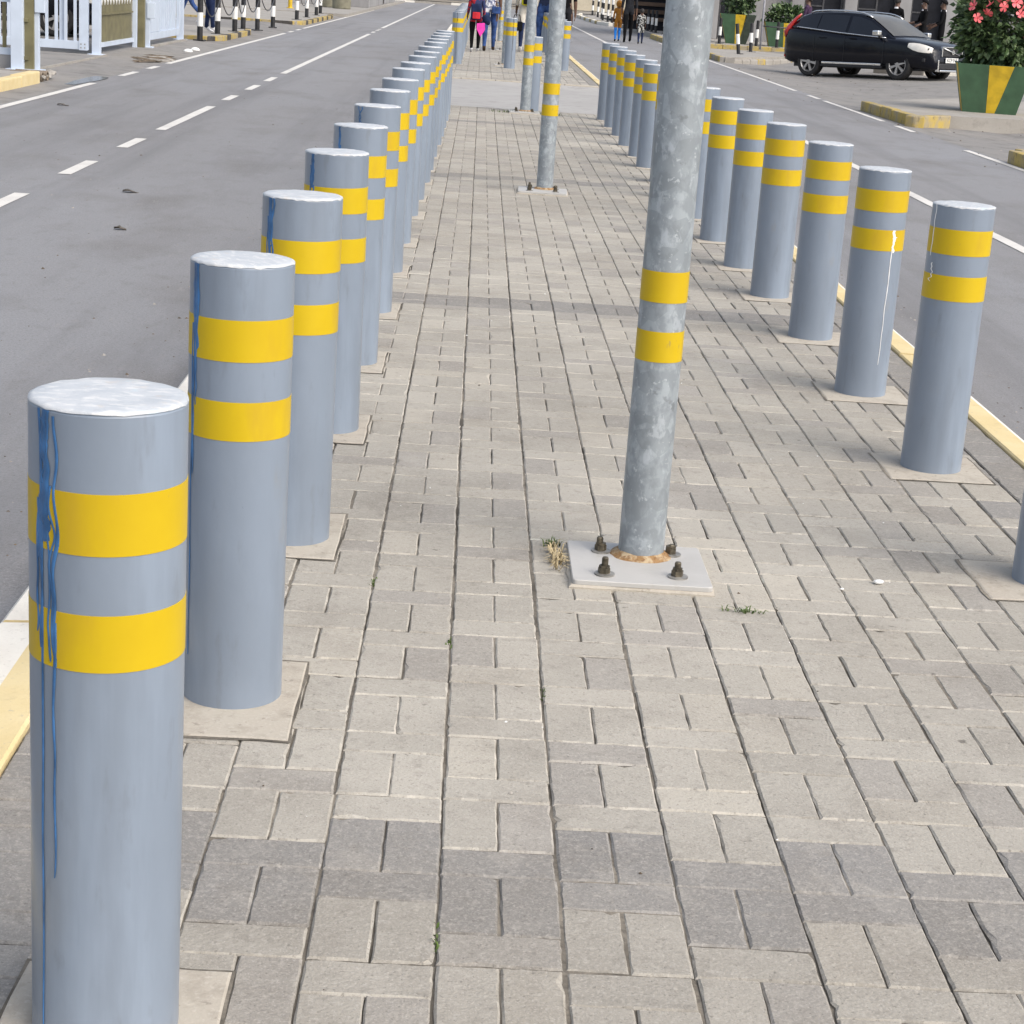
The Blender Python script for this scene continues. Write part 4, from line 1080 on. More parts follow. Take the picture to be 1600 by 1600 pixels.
def tree(x, y, h, r, seed, label, n=1800, leafs=.5):
    t = thing('tree', label, 'tree', (x, y, -.1), 0, 'background trees')
    MB().tube([(0, 0, -.1), (.05, 0, h * .2), (-.05, .05, h * .45), (.05, 0, h * .75)], [.28, .2, .14, .05], 10).build('trunk', bark, t)
    q = MB()
    for k in range(6):
        a = seed + k * 1.1; q.tube([(0, 0, h * (.3 + .05 * k)), (r * .35 * math.cos(a), r * .35 * math.sin(a), h * (.5 + .04 * k)), (r * .7 * math.cos(a), r * .7 * math.sin(a), h * (.62 + .04 * k))], [.09, .06, .02], 6)
    q.build('limbs', bark, t)
    foliage_mesh(n, lumpy(0, 0, h * .62, r, r, h * .42, .35, seed, .5), leafs, .2, seed).build('crown', [leaf_dark, leaf_green], t)
tree(3.5, 141, 8, 4.2, 2, 'dark leafy tree at the far end of the road, left of centre')
tree(10.5, 138, 7, 4.0, 5, 'broad dark tree behind the cream wall at the far right')
tree(16.5, 140, 9, 5.0, 8, 'taller tree farther right behind the cream wall')
tree(-4.5, 146, 8, 4.5, 11, 'tree far behind the left end of the cross road')
tree(-14, 144, 9, 5.5, 14, 'large tree far left beyond the cross road')

# ================================================================== RIGHT BACKGROUND BUILDINGS
cw = thing('boundary_wall', 'cream wall across the far end of the right road', 'wall', (14, 133, -.1))
MB().box(-9.2, 12, -.15, .15, 0, 1.1).build('wall_body', cream_wall, cw)
MB().box(-9.25, 12, -.2, .2, 1.1, 1.2, 0, .02).build('coping', cream_wall, cw)
bd = thing('building', 'grey rendered building with pilasters and dark doorways behind the car', 'building', (8.0, 66.0, 0))
MB().box(0, 26, .35, 8, 0, 6).build('wall', wall_grey, bd)
px = [0, 1.55, 3.05, 4.95, 6.9, 8.6, 10.9, 12.6, 14.8, 17, 19.4, 22, 24.5]
for k, xx in enumerate(px): MB().box(xx, xx + .45, 0, .36, 0, 5.2, 0, .02).build('pilaster', wall_grey, bd)
MB().box(-.2, 26.2, -.25, .34, 5.21, 5.7, 0, .03).build('cornice', wall_grey, bd)
for k in range(len(px) - 1):
    xa, xb = px[k] + .47, px[k + 1] - .02
    if k in (1,): continue
    d = MB().box(xa + .08, xb - .08, .30, .345, .06 if k % 2 == 0 else .75, 2.6, 0, .01).build('door' if k % 2 == 0 else 'window', dark_opening, bd)
    f_ = MB()
    f_.box(xa + .02, xa + .078, .27, .346, .05, 2.66); f_.box(xb - .078, xb - .02, .27, .346, .05, 2.66); f_.box(xa + .079, xb - .079, .27, .346, 2.602, 2.66)
    f_.box((xa + xb) / 2 - .03, (xa + xb) / 2 + .03, .275, .299, .8, 2.6); f_.box(xa + .079, (xa + xb) / 2 - .031, .275, .299, 1.35, 1.40)
    f_.build('frame', steel_dark, d)
bw_ = thing('boarded_wall', 'dark brown wall of wide horizontal boards behind the walkers', 'wall', (5.75, 74.6, 0))
MB().box(0, 2.35, .04, .2, 0, 3.2).build('backing', dark_opening, bw_)
q = MB()
for k in range(10): q.box(0, 2.35, -.06 - .0 * k, .035, .35 + k * .29, .35 + k * .29 + .15, 0, .01)
q.build('boards', brown_wood, bw_)
for xx in (.02, 2.2): MB().box(xx, xx + .13, -.12, -.062, 0, 3.2).build('wall_post', steel_dark, bw_)
sg = thing('signpost', 'thin grey sign pole standing before the right planter', 'signpost', (8.78, 57.2, -.05))
MB().tube([(0, 0, 0), (0, 0, 2.6)], .032, 10).build('pole', mat('pole_grey', (.33, .33, .36), .5, .1, 9), sg)
MB().box(-.3, .3, -.045, -.033, 2.0, 2.6, 0, .004).build('sign_panel', gate_white, sg)
MB().tube([(.033, 0, .72), (.95, .0, .70)], .02, 8).build('side_bar', steel_dark, sg)

# ================================================================== CAR
def lerp_pts(pts, x):
    for (xa, *a), (xb, *c) in zip(pts, pts[1:]):
        if x <= xb:
            t = max(0, (x - xa) / (xb - xa)); t = t * t * (3 - 2 * t) if False else t
            return [p + (q - p) * t for p, q in zip(a, c)]
    return list(pts[-1][1:])
def make_car(label, loc, rot):
    """sport utility car, 4.63 m long, nose towards +x, wheels on z = 0"""
    root = thing('parked_car', label, 'car', loc); root.rotation_euler = rot
    # x, half width, sill z, shoulder z (waist), top z of lower body
    st = [(-2.31, .70, .44, .96, 1.00), (-2.26, .83, .38, 1.08, 1.12), (-2.10, .905, .34, 1.14, 1.20), (-1.70, .94, .31, 1.15, 1.22), (-1.2, .945, .29, 1.13, 1.20),
          (-.3, .945, .28, 1.08, 1.14), (.6, .945, .28, 1.03, 1.09), (1.05, .94, .28, 1.005, 1.075), (1.35, .935, .29, .98, 1.06), (1.75, .92, .29, .93, 1.005), (2.05, .86, .28, .87, .945), (2.22, .77, .28, .80, .875), (2.31, .66, .30, .73, .79)]
    xs = [-2.31, -2.285, -2.26, -2.18, -2.10, -1.9, -1.7, -1.45, -1.2, -.9, -.6, -.3, 0, .3, .6, .85, 1.05, 1.2, 1.35, 1.55, 1.75, 1.9, 2.05, 2.15, 2.22, 2.27, 2.31]
    prof = lambda w, zb, zs, zt: [(0, zb), (w * .80, zb), (w * .94, zb + .04), (w * .985, zb + .14), (w, zb + .32), (w * .992, zs - .10), (w * .972, zs - .03), (w * .93, zs + .005), (w * .80, zt - .025), (w * .45, zt), (0, zt + .006)]
    def loft(stations, pf):
        vv = []; ff = []; P = None
        for row in stations:
            half = pf(*row[1:]); ring = [(row[0], y, z) for y, z in half] + [(row[0], -y, z) for y, z in half[-2:0:-1]]
            P = len(ring); vv += ring
        for i in range(len(stations) - 1):
            for k in range(P):
                k2 = (k + 1) % P; ff.append((i * P + k, (i + 1) * P + k, (i + 1) * P + k2, i * P + k2))
        ff.append(tuple(range(P))); n = (len(stations) - 1) * P; ff.append(tuple(n + k for k in reversed(range(P))))
        return MB().add(vv, ff, 0, True)
    lower = loft([(x, *lerp_pts([(a, w, za, zs - .035 + max(0, -.4 - a) * .04, zt - .035 + max(0, -.4 - a) * .04) for a, w, za, zs, zt in st], x)) for x in xs], prof).build('body', car_paint, root); fix_normals(lower)
    WR, WX, TY = .368, (-1.385, 1.385), .80
    cut = MB()
    for x in WX:
        for s in (-1, 1): cut.lathe([(.415, -.30), (.415, .30)], 40, c=(x, s * .86, WR + .01), axis='y')
    co = cut.build('cutter', car_paint); fix_normals(co)
    md = lower.modifiers.new('arches', 'BOOLEAN'); md.operation = 'DIFFERENCE'; md.object = co; md.solver = 'EXACT'
    dg = bpy.context.evaluated_depsgraph_get(); dg.update()
    me = bpy.data.meshes.new_from_object(lower.evaluated_get(dg)); lower.modifiers.clear(); lower.data = me
    bpy.data.objects.remove(co)
    # greenhouse: rear glass to windscreen
    gs = [(-2.16, 1.20, 1.22, .76, .76), (-2.02, 1.20, 1.38, .84, .70), (-1.84, 1.20, 1.53, .875, .655), (-1.6, 1.19, 1.61, .885, .63), (-1.1, 1.165, 1.665, .885, .635), (-.5, 1.135, 1.68, .885, .645), (0, 1.105, 1.645, .885, .64), (.35, 1.08, 1.55, .88, .65), (.72, 1.06, 1.34, .87, .70), (1.08, 1.04, 1.12, .84, .77), (1.2, 1.03, 1.04, .82, .80)]
    gs = [(x, zb - .045, zb - .045 + (zt - zb) * .90, wb, wt) for x, zb, zt, wb, wt in gs]
    gs = [(x, zb + max(0, -.4 - x) * .042, zt + .035 * min(1, max(0, (1.0 - x))) + max(0, -.6 - x) * .03, wb, wt) for x, zb, zt, wb, wt in gs]
    def pf2(zb, zt, wb, wt): return [(0, zb - .04), (wb, zb - .04), (wb * .998, zb), (wt + .03, max(zb + .005, zt - .05)), (wt - .04, max(zb + .008, zt - .008)), (wt * .5, max(zb + .01, zt + .008)), (0, max(zb + .01, zt + .012))]
    gx = [-2.16, -2.02, -1.92, -1.84, -1.72, -1.6, -1.35, -1.1, -.8, -.5, -.25, 0, .18, .35, .53, .72, .9, 1.08, 1.2]
    gh = loft([(x, *lerp_pts(gs, x)) for x in gx], pf2).build('roof', car_paint, root); fix_normals(gh)
    # side window panes following the greenhouse side, 4 mm proud
    def side_pt(x, v, s):
        zb, zt, wb, wt = lerp_pts(gs, x); z0 = zb; z1 = max(zb + .005, zt - .05); y0 = wb * .998; y1 = wt + .03
        return Vector((x, s * (y0 + (y1 - y0) * v + .006), z0 + (z1 - z0) * v))
    for s in (-1, 1):
        for (xa, xb, nm) in ((-1.86, -1.22, 'quarter_window'), (-1.19, -.30, 'rear_door_window'), (-.22, .92, 'front_door_window')):
            vv = []; ff = []; n = 10
            for i in range(n + 1):
                x = xa + (xb - xa) * i / n
                vv += [side_pt(x, .06, s), side_pt(x, .93, s)]
            for i in range(n): ff.append((2 * i, 2 * i + 2, 2 * i + 3, 2 * i + 1) if s < 0 else (2 * i, 2 * i + 1, 2 * i + 3, 2 * i + 2))
            MB().add(vv, ff, 0, True).build(nm, car_glass, root)
        # waist chrome strip, sill trim, door handles, mirror, roof rail
        pts = [side_pt(x, .02, s) + Vector((0, s * .004, 0)) for x in [-1.85 + k * .2 for k in range(15)] if x < 1.0]
        MB().tube(pts, .014, 6).build('waist_trim', chrome, root)
        MB().box(-.92, .92, s * .955 - .012, s * .955 + .012, .335, .385, 0, .008).build('sill_trim', chrome, root)
        MB().box(-.95, .95, s * .945 - .012, s * .945 + .008, .27, .325, 0, .008).build('sill', plastic_black, root)
        for xh in (-.42, .38) if False else (-1.05, -.10): MB().box(xh, xh + .2, s * .962 - .014, s * .962 + .014, .955, .985, 0, .009).build('door_handle', car_paint, root)
        mr = MB().box(.72, .90, s * 1.045 - .09, s * 1.045 + .075, 1.05, 1.175, 0, .03).build('wing_mirror', chrome, root)
        MB().box(.77, .84, s * .90 - .05, s * .90 + .06, 1.01, 1.07, 0, .01).build('mirror_arm', plastic_black, mr)
        rp = []
        for k in range(15):
            x = -1.62 + k * .14; zb, zt, wb, wt = lerp_pts(gs, x); rp.append((x, s * (wt - .02), zt + .03 if 0 < k < 14 else zt + .0))
        MB().tube(rp, .018, 8).build('roof_rail', chrome, root)
        # door gaps
        q = MB()
        for xg in (-.26, -1.22, .95):
            q.add([(xg - .004, s * .9485, .36), (xg + .004, s * .9485, .36), (xg + .004, s * .9485, 1.0), (xg - .004, s * .9485, 1.0)], [(0, 1, 2, 3)], 0)
        q.build('door_gap', plastic_black, root)
        # tall tail lamp on the rear corner
        tl_ = []
        for (x, z, y) in ((-2.235, .98, .80), (-2.215, 1.08, .83), (-2.15, 1.21, .81), (-2.07, 1.34, .765), (-1.98, 1.45, .725), (-1.88, 1.55, .68)): tl_.append((x, s * y, z))
        MB().tube(tl_, [.06, .09, .07, .05, .04, .02], 8).build('tail_lamp', lamp_red, root)
        MB().tube([(-2.30, s * .70, .50), (-2.22, s * .83, .50)], .035, 8).build('rear_reflector', lamp_red, root)
        # headlamp: wrapped lens
        rows = [(1.66, .915, .90, .80), (1.80, .905, .905, .735), (1.95, .875, .895, .695), (2.08, .83, .865, .68), (2.17, .775, .83, .675), (2.24, .70, .795, .68)]
        vv = []; ff = []
        for (x, y, za, zb) in rows: vv += [(x + .012, s * (y + .022), zb), (x + .016, s * (y + .026), (za + zb) / 2), (x + .0, s * (y - .03), za)]
        for i in range(len(rows) - 1):
            for k in range(2):
                o_ = 3 * i + k; ff.append((o_, o_ + 3, o_ + 4, o_ + 1) if s > 0 else (o_, o_ + 1, o_ + 4, o_ + 3))
        hl = MB().add(vv, ff, 0, True).build('headlight', lamp_clear, root)
        MB().lathe([(.045, 0), (.05, .03), (.03, .045)], 14, c=(2.15, s * .76, .75), axis='x').build('lamp_bulb', plastic_black, hl)
        fg = MB().box(2.0, 2.13, s * .80 - .05, s * .80 + .06, .46, .55, 0, .02).build('air_inlet', plastic_black, root)
    # windscreen
    vv = []; ff = []; n = 8
    ws = [(x, *lerp_pts(gs, x)) for x in (.10, .35, .53, .72, .90, 1.10)]
    for (x, zb, zt, wb, wt) in ws:
        for k in range(n + 1):
            t = -1 + 2 * k / n; y = t * (wt - .02)
            vv.append((x + .004, y, max(zb + .012, zt + .012 - .02 * t * t) + .010))
    for i in range(len(ws) - 1):
        for k in range(n):
            o_ = i * (n + 1) + k; ff.append((o_, o_ + n + 1, o_ + n + 2, o_ + 1))
    MB().add(vv, ff, 0, True).build('windscreen', screen_glass, root)
    # bonnet crease ridges
    for s in (-1, 1): MB().tube([(1.2, s * .62, 1.01), (1.6, s * .54, .965), (2.0, s * .44, .885), (2.2, s * .36, .80)], .018, 8).build('bonnet_crease', car_paint, root)
    # grille with diagonal bar and round badge, number plate, lower intake and skid plate
    gr = thing_part = MB().box(2.20, 2.33, -.40, .40, .60, .815, 0, .02).build('grille', plastic_black, root)
    q = MB()
    q.box(2.28, 2.345, -.42, .42, .815, .84, 0, .006); q.box(2.28, 2.342, -.43, -.40, .60, .814, 0, .006); q.box(2.28, 2.342, .40, .43, .60, .814, 0, .006)
    q.build('grille_frame', chrome, gr)
    q = MB()
    for k in range(5): q.box(2.316, 2.336, -.39, .39, .625 + k * .036, .635 + k * .036)
    q.build('grille_slats', steel_dark, gr)
    MB().tube([(2.343, .38, .62), (2.355, 0, .71), (2.343, -.38, .80)], .014, 8).build('diagonal_bar', chrome, gr)
    MB().lathe([(.03, 0), (.055, 0), (.055, .016), (.03, .016), (.03, 0)], 20, c=(2.350, 0, .71), axis='x', close=False).build('badge_ring', chrome, gr)
    np_ = MB().box(2.325, 2.345, -.26, .26, .455, .575, 0, .004).build('number_plate', plate_mat, root)
    cu = bpy.data.curves.new('plate_text', 'FONT'); cu.body = 'KCP 018'; cu.size = .115; cu.align_x = 'CENTER'; cu.align_y = 'CENTER'; cu.extrude = .001
    tmp = bpy.data.objects.new('lettering', cu); C.objects.link(tmp)
    dg = bpy.context.evaluated_depsgraph_get(); dg.update()
    tm = bpy.data.meshes.new_from_object(tmp.evaluated_get(dg)); bpy.data.objects.remove(tmp); tm.materials.clear(); tm.materials.append(plastic_black)
    to = bpy.data.objects.new('lettering', tm); C.objects.link(to); to.parent = np_; to.location = (2.3465, 0, .515); to.rotation_euler = (PI / 2, 0, PI / 2)
    MB().box(2.20, 2.33, -.50, .50, .30, .44, 0, .02).build('lower_intake', plastic_black, root)
    q = MB().box(2.22, 2.345, -.46, .46, .235, .288, 0, .02); q.box(2.24, 2.33, -.54, -.50, .24, .52, 0, .012); q.box(2.24, 2.33, .50, .54, .24, .52, 0, .012)
    q.build('skid_plate', chrome, root)
    MB().box(-2.0, 1.95, -.72, .72, .24, .33).build('underbody', plastic_black, root)
    # wheels
    w0 = None
    for x in WX:
        for s in (-1, 1):
            if w0 is None:
                w = bpy.data.objects.new('wheel', None); C.objects.link(w)
                MB().lathe([(.25, -.115), (.325, -.118), (.352, -.10), (WR, -.06), (WR, .06), (.352, .10), (.325, .118), (.25, .115)], 40, axis='y', close=False).build('tyre', rubber, w)
                rm = MB()
                rm.lathe([(.252, -.113), (.238, -.116), (.222, -.09), (.222, .09), (.252, .113)], 40, axis='y', close=False)
                for k in range(6):
                    a = PI / 3 * k; q = MB()
                    q.prism([(-.022, .05), (.022, .05), (.036, .232), (-.036, .232)], 0, .035)
                    q.xf(Matrix.Rotation(a, 4, 'Y') @ Matrix(((1, 0, 0, 0), (0, 0, 1, -.112), (0, 1, 0, 0), (0, 0, 0, 1))))
                    o_ = len(rm.v); rm.v += q.v; rm.f += [tuple(i + o_ for i in f) for f in q.f]; rm.m += q.m; rm.sm += q.sm
                rm.lathe([(.06, -.118), (.066, -.10), (.066, -.07)], 20, axis='y')
                fix_normals(rm.build('rim', alloy, w))
                MB().lathe([(.215, -.02), (.215, .0)], 32, axis='y').build('brake_disc', plastic_black, w)
                w0 = w
            else: w = copy_tree(w0)
            w.parent = root; w.location = (x, s * TY, WR); w.rotation_euler = (0, rnd.uniform(0, 1), 0 if s < 0 else PI)
    return root
# near wheels touch at (7.73, 42.0) rear and (9.42, 40.1) front
S = .917
hd = math.atan2(40.1 - 42.0, 9.42 - 7.73)
fwd = Vector((math.cos(hd), math.sin(hd), 0)); rgt = Vector((math.sin(hd), -math.cos(hd), 0))
mid = (Vector((7.73, 42.0, 0)) + Vector((9.42, 40.1, 0))) / 2 - rgt * (.80 * S)
car = make_car('dark navy sport utility car parked nose-out on the right forecourt', (mid.x + .06, mid.y, -.15), (0, -R(2.3), hd))
car.scale = (S, S, S)
car['group'] = 'parked cars'
car2 = copy_tree(car)
car2.location = (-9.33, 34.26, -.06); car2.rotation_euler = (0, 0, 0.02); car2.scale = (.95, .95, .95)
tag(car2, 'dark car behind the open gate leaf, only its alloy wheel seen between the bars', 'car', 'parked cars')

# ================================================================== PEOPLE
def person(label, loc, heading, height, clothes, stride=0.0, arms=((0, 0), (0, 0)), hair='short', child=False, hood=False, sleeves=True, shorts=False, face=True, group=None):
    """one continuous skinned body facing local +y; clothes = dict zone -> material"""
    root = thing('person', label, 'person', loc, heading, group)
    V = []; Ed = []; Rd = []; Z = []
    def v(co, r, z, par=None):
        V.append(Vector(co)); Rd.append(r if isinstance(r, tuple) else (r, r)); Z.append(z)
        if par is not None: Ed.append((par, len(V) - 1))
        return len(V) - 1
    hk = 1.22 if child else 1.0
    pel = v((0, 0, .95), (.145, .105), 'bottom')
    s1 = v((0, 0, 1.09), (.132, .10), 'top', pel); ch = v((0, -.005, 1.27), (.155, .112), 'top', s1); uc = v((0, -.01, 1.39), (.12, .09), 'top', ch)
    nk = v((0, -.005, 1.475), (.052, .054), 'skin', uc); h1 = v((0, .02, 1.55), (.062 * hk, .075 * hk), 'skin', nk)
    h2 = v((0, .012, 1.63), (.072 * hk, .09 * hk), 'skin', h1); h3 = v((0, .0, 1.695), (.055 * hk, .068 * hk), 'skin', h2)
    v((0, .02 + .095 * hk, 1.585), (.013, .016), 'skin', h1)
    for s, (sw, bend) in ((-1, arms[0]), (1, arms[1])):
        sh = v((s * .165, -.01, 1.385), .062, 'top', uc)
        el = Vector((s * .205, -.02 + .28 * math.sin(sw), 1.385 - .28 * math.cos(sw)))
        e = v(el, .045, 'top', sh)
        a2 = sw + bend
        wr = el + Vector((s * .015, .25 * math.sin(a2), -.25 * math.cos(a2)))
        mid_ = v(el.lerp(wr, .5), .04, 'top' if sleeves else 'skin', e)
        w_ = v(wr, .027, 'skin', mid_)
        dr = Vector((0, math.sin(a2), -math.cos(a2)))
        pm = wr + dr * .06
        p_ = v(pm, (.036, .018), 'skin', w_)
        sd = Vector((0, math.cos(a2), math.sin(a2)))
        for k, L in enumerate((.068, .078, .072, .055)):
            b_ = pm + sd * (.027 - .018 * k) + dr * .03
            f1 = v(b_, .0095, 'skin', p_); f2 = v(b_ + dr * L * .55 + Vector((-s * .006, 0, 0)), .0085, 'skin', f1); v(b_ + dr * L + Vector((-s * .02, 0, 0)), .007, 'skin', f2)
        t1 = v(wr + dr * .03 + sd * .036, .011, 'skin', w_); v(wr + dr * .075 + sd * .055, .009, 'skin', t1)
    for s in (-1, 1):
        sw = stride * s
        hp = v((s * .088, 0, .89), .102, 'bottom', pel)
        kn = Vector((s * .095, .42 * math.sin(sw) + .01, .89 - .42 * math.cos(sw)))
        mt_ = v(Vector((s * .092, 0, .89)).lerp(kn, .55), .088, 'bottom', hp)
        k_ = v(kn, .064, 'bottom' if not shorts else 'skin', mt_)
        a2 = sw - (abs(stride) * (.9 if s * stride < 0 else .15))
        an = kn + Vector((0, .40 * math.sin(a2), -.40 * math.cos(a2)))
        c_ = v(kn.lerp(an, .35), .060, 'bottom' if not shorts else 'skin', k_)
        a_ = v(an, .041, 'bottom' if not shorts else 'skin', c_)
        pt = min(0, a2) * .9
        hl_ = v(an + Vector((0, -.025, -.045)), .036, 'shoes', a_)
        bl = v(an + Vector((0, .10, -.050 + .10 * pt)), (.040, .028), 'shoes', a_); v(an + Vector((0, .165, -.055 + .17 * pt)), (.032, .02), 'shoes', bl)
    me = bpy.data.meshes.new('body'); bm = bmesh.new(); sk = bm.verts.layers.skin.verify()
    bv = [bm.verts.new(c) for c in V]
    for a, b3 in Ed: bm.edges.new((bv[a], bv[b3]))
    for q, r in zip(bv, Rd): q[sk].radius = r
    bv[0][sk].use_root = True
    bm.to_mesh(me); bm.free()
    tmp = bpy.data.objects.new('body', me); C.objects.link(tmp)
    md = tmp.modifiers.new('skin', 'SKIN'); md.branch_smoothing = .3; md.use_smooth_shade = True
    ss = tmp.modifiers.new('sub', 'SUBSURF'); ss.levels = 2; ss.render_levels = 2
    dg = bpy.context.evaluated_depsgraph_get(); dg.update()
    m2 = bpy.data.meshes.new_from_object(tmp.evaluated_get(dg)); bpy.data.objects.remove(tmp)
    zones = ['skin', 'top', 'bottom', 'shoes']; m2.materials.clear()
    for zn in zones: m2.materials.append(clothes.get(zn, skin_dark))
    segs = [(V[a], V[b3], Z[b3]) for a, b3 in Ed]
    for p in m2.polygons:
        c = p.center; best = None
        for a, b3, z in segs:
            ab = b3 - a; t = max(0, min(1, (c - a).dot(ab) / max(1e-9, ab.length_squared))); d = (a + ab * t - c).length
            if best is None or d < best[0]: best = (d, z)
        z = best[1]
        if 'hem' in clothes and z == 'bottom' and c.z > clothes['hem']: z = 'top'
        p.material_index = zones.index(z); p.use_smooth = True
    zmin = min(q.co.z for q in m2.vertices); zmax = max(q.co.z for q in m2.vertices)
    bo = bpy.data.objects.new('body', m2); C.objects.link(bo); bo.parent = root
    def cap(name, mt, r0, zc, yc, lower, extra=1.0):
        bm = bmesh.new(); bmesh.ops.create_uvsphere(bm, u_segments=20, v_segments=14, radius=1)
        dele = [q for q in bm.verts if (q.co.z < lower + .55 * q.co.y)]
        bmesh.ops.delete(bm, geom=dele, context='VERTS')
        for q in bm.verts: q.co = Vector((q.co.x * r0[0] * hk, yc + q.co.y * r0[1] * hk, zc + q.co.z * r0[2] * hk)) * 1.0
        o = MB().bm(bm, 0, True).build(name, mt, root)
        sd_ = o.modifiers.new('thick', 'SOLIDIFY'); sd_.thickness = .012; sd_.offset = 1
        return o
    parts = [bo]
    if hood: parts.append(cap('hood', clothes['top'], (.105, .118, .135), 1.615, -.004, -.75))
    elif hair == 'cap': parts.append(cap('cap', clothes.get('hat', black_paint), (.086, .105, .095), 1.645, .01, .0))
    elif hair: parts.append(cap('hair', hair_mat, (.083, .10, .105), 1.635, .002, -.25 if hair == 'short' else -.6))
    if face:
        for s in (-1, 1):
            parts.append(MB().lathe([(.004, 0), (.010, .004), (.004, .009)], 10, c=(s * .028, .012 + .078 * hk, 1.622), axis='y').build('eye', white_stone, root))
            parts.append(MB().box(s * .080 * hk - .008, s * .080 * hk + .008, -.012, .028, 1.585, 1.65, 0, .007).build('ear', skin_dark, root))
        parts.append(MB().box(-.022, .022, .022 + .074 * hk, .022 + .082 * hk, 1.543, 1.552, 0, .003).build('mouth', mat('lip', (.09, .03, .025), .5, .1, 9), root))
    k = height / zmax
    root.scale = (k, k, k)
    for o in parts:
        if o is not bo: o.location.z -= zmin * 0
    root.location.z = loc[2] - zmin * k
    return root
CL = {
 'red_top': cloth('red_navy_top', (.04, .05, .12), col2=(.42, .03, .04), sc=6, lo=.47, hi=.53), 'black': cloth('black_cloth', (.007, .007, .008)), 'white': cloth('white_cloth', (.68, .68, .70), .06),
 'print': cloth('printed_cloth', (.14, .16, .26), col2=(.74, .74, .77), sc=16, lo=.40, hi=.52), 'jeans': cloth('blue_jeans', (.035, .07, .19), .3), 'navy': cloth('navy_cloth', (.016, .025, .065), .25),
 'brown': cloth('ochre_cloth', (.30, .135, .028), .12), 'blue': cloth('bright_blue_cloth', (.03, .24, .75), .1), 'camo': cloth('camouflage_cloth', (.015, .015, .015), col2=(.42, .42, .40), sc=14, lo=.47, hi=.52),
 'charcoal': cloth('charcoal_cloth', (.022, .023, .027), .2), 'darkjacket': cloth('dark_blue_jacket', (.02, .028, .06), .2), 'pink': cloth('pink_cloth', (.80, .07, .42), .08), 'hivis': cloth('yellow_cloth', (.62, .58, .03), .1), 'sandal': cloth('brown_sandal', (.07, .05, .04)), 'beige': cloth('pale_cloth', (.55, .52, .46), .1), 'purple': cloth('dark_purple_cloth', (.05, .03, .06), .2)}
GW = 'people walking on the paved strip'
p1 = person('child in a red and navy top and black leggings with white shoes', (-.12, 37.9, 0), R(4), 1.32, {'top': CL['red_top'], 'bottom': CL['black'], 'shoes': CL['white'], 'hem': .78}, .10, ((.25, .5), (.1, .4)), 'short', True, group=GW)
p2 = person('woman in a white printed top and blue jeans walking beside the child', (.18, 38.9, 0), R(-2), 1.66, {'top': CL['print'], 'bottom': CL['jeans'], 'shoes': CL['sandal'], 'hem': .80}, .13, ((.0, .25), (-.05, .1)), 'long', sleeves=False, group=GW)
p3 = person('person in pale clothes and white shoes half hidden behind the third pole', (.98, 39.9, 0), R(0), 1.68, {'top': CL['beige'], 'bottom': CL['navy'], 'shoes': CL['white'], 'hem': .62}, .14, ((.1, .3), (.1, .3)), 'short', group=GW)
p4 = person('person in a dark blue jacket and blue jeans between the second and third poles', (1.40, 40.6, 0), R(3), 1.75, {'top': CL['darkjacket'], 'bottom': CL['jeans'], 'shoes': CL['black']}, .12, ((.1, .6), (.1, .3)), 'short', group=GW)
p5 = person('person in a black top with bare forearms, mostly behind the second pole', (1.86, 40.2, 0), R(0), 1.72, {'top': CL['black'], 'bottom': CL['charcoal'], 'shoes': CL['black']}, .12, ((.0, .1), (-.08, .1)), 'short', sleeves=False, group=GW)
GR2 = 'people walking on the right road'
p6 = person('small child in an ochre hooded coat and bright blue trousers', (4.36, 58.6, ROAD_Z), R(4), 1.20, {'top': CL['brown'], 'bottom': CL['blue'], 'shoes': CL['black'], 'hem': .58}, .10, ((.1, .4), (.1, .3)), None, True, hood=True, group=GR2)
p7 = person('adult in black coat and trousers walking between two children', (4.66, 58.2, ROAD_Z), R(0), 1.80, {'top': CL['charcoal'], 'bottom': CL['black'], 'shoes': CL['black'], 'hem': .80}, .16, ((.05, .1), (.0, .05)), 'short', group=GR2)
p8 = person('small child in a black and white camouflage top at the right of the black-clad adult', (5.0, 57.3, ROAD_Z), R(-3), 1.02, {'top': CL['camo'], 'bottom': CL['navy'], 'shoes': CL['black'], 'hem': .55}, .14, ((.1, .4), (.3, .3)), 'short', True, group=GR2)
GG = 'guards talking behind the car'
person('guard in black seen from behind, leftmost of the three behind the car bonnet', (12.25, 54.0, -.02), R(-30), 1.74, {'top': CL['black'], 'bottom': CL['black'], 'shoes': CL['black']}, .05, ((.2, .6), (.2, .6)), 'short', group=GG)
person('guard in a black uniform and cap with a white collar, middle of the three', (12.98, 53.6, .0), R(100), 1.70, {'top': CL['black'], 'bottom': CL['black'], 'shoes': CL['black'], 'hat': CL['black']}, .05, ((.2, .9), (.3, 1.0)), 'cap', group=GG)
person('guard in a black uniform and cap, rightmost of the three, turned left', (13.62, 53.9, .0), R(75), 1.72, {'top': CL['black'], 'bottom': CL['black'], 'shoes': CL['black'], 'hat': CL['black']}, .05, ((.2, .8), (.3, .9)), 'cap', group=GG)
person('person in dark clothes standing behind the rear window of the navy car', (9.45, 53.0, -.06), R(60), 1.66, {'top': CL['purple'], 'bottom': CL['black'], 'shoes': CL['black']}, .05, ((.2, .5), (.2, .5)), 'short')
person('person in navy trousers and white shoes standing behind the first striped posts', (-5.98, 39.6, -.005), R(-75), 1.74, {'top': CL['hivis'], 'bottom': CL['navy'], 'shoes': CL['white']}, .06, ((.1, .4), (.1, .4)), 'short')
person('person in blue trousers striding past the end of the gates', (-7.75, 48.2, -.06), R(70), 1.70, {'top': CL['purple'], 'bottom': CL['jeans'], 'shoes': CL['white']}, .42, ((.2, .4), (-.3, .3)), 'short')

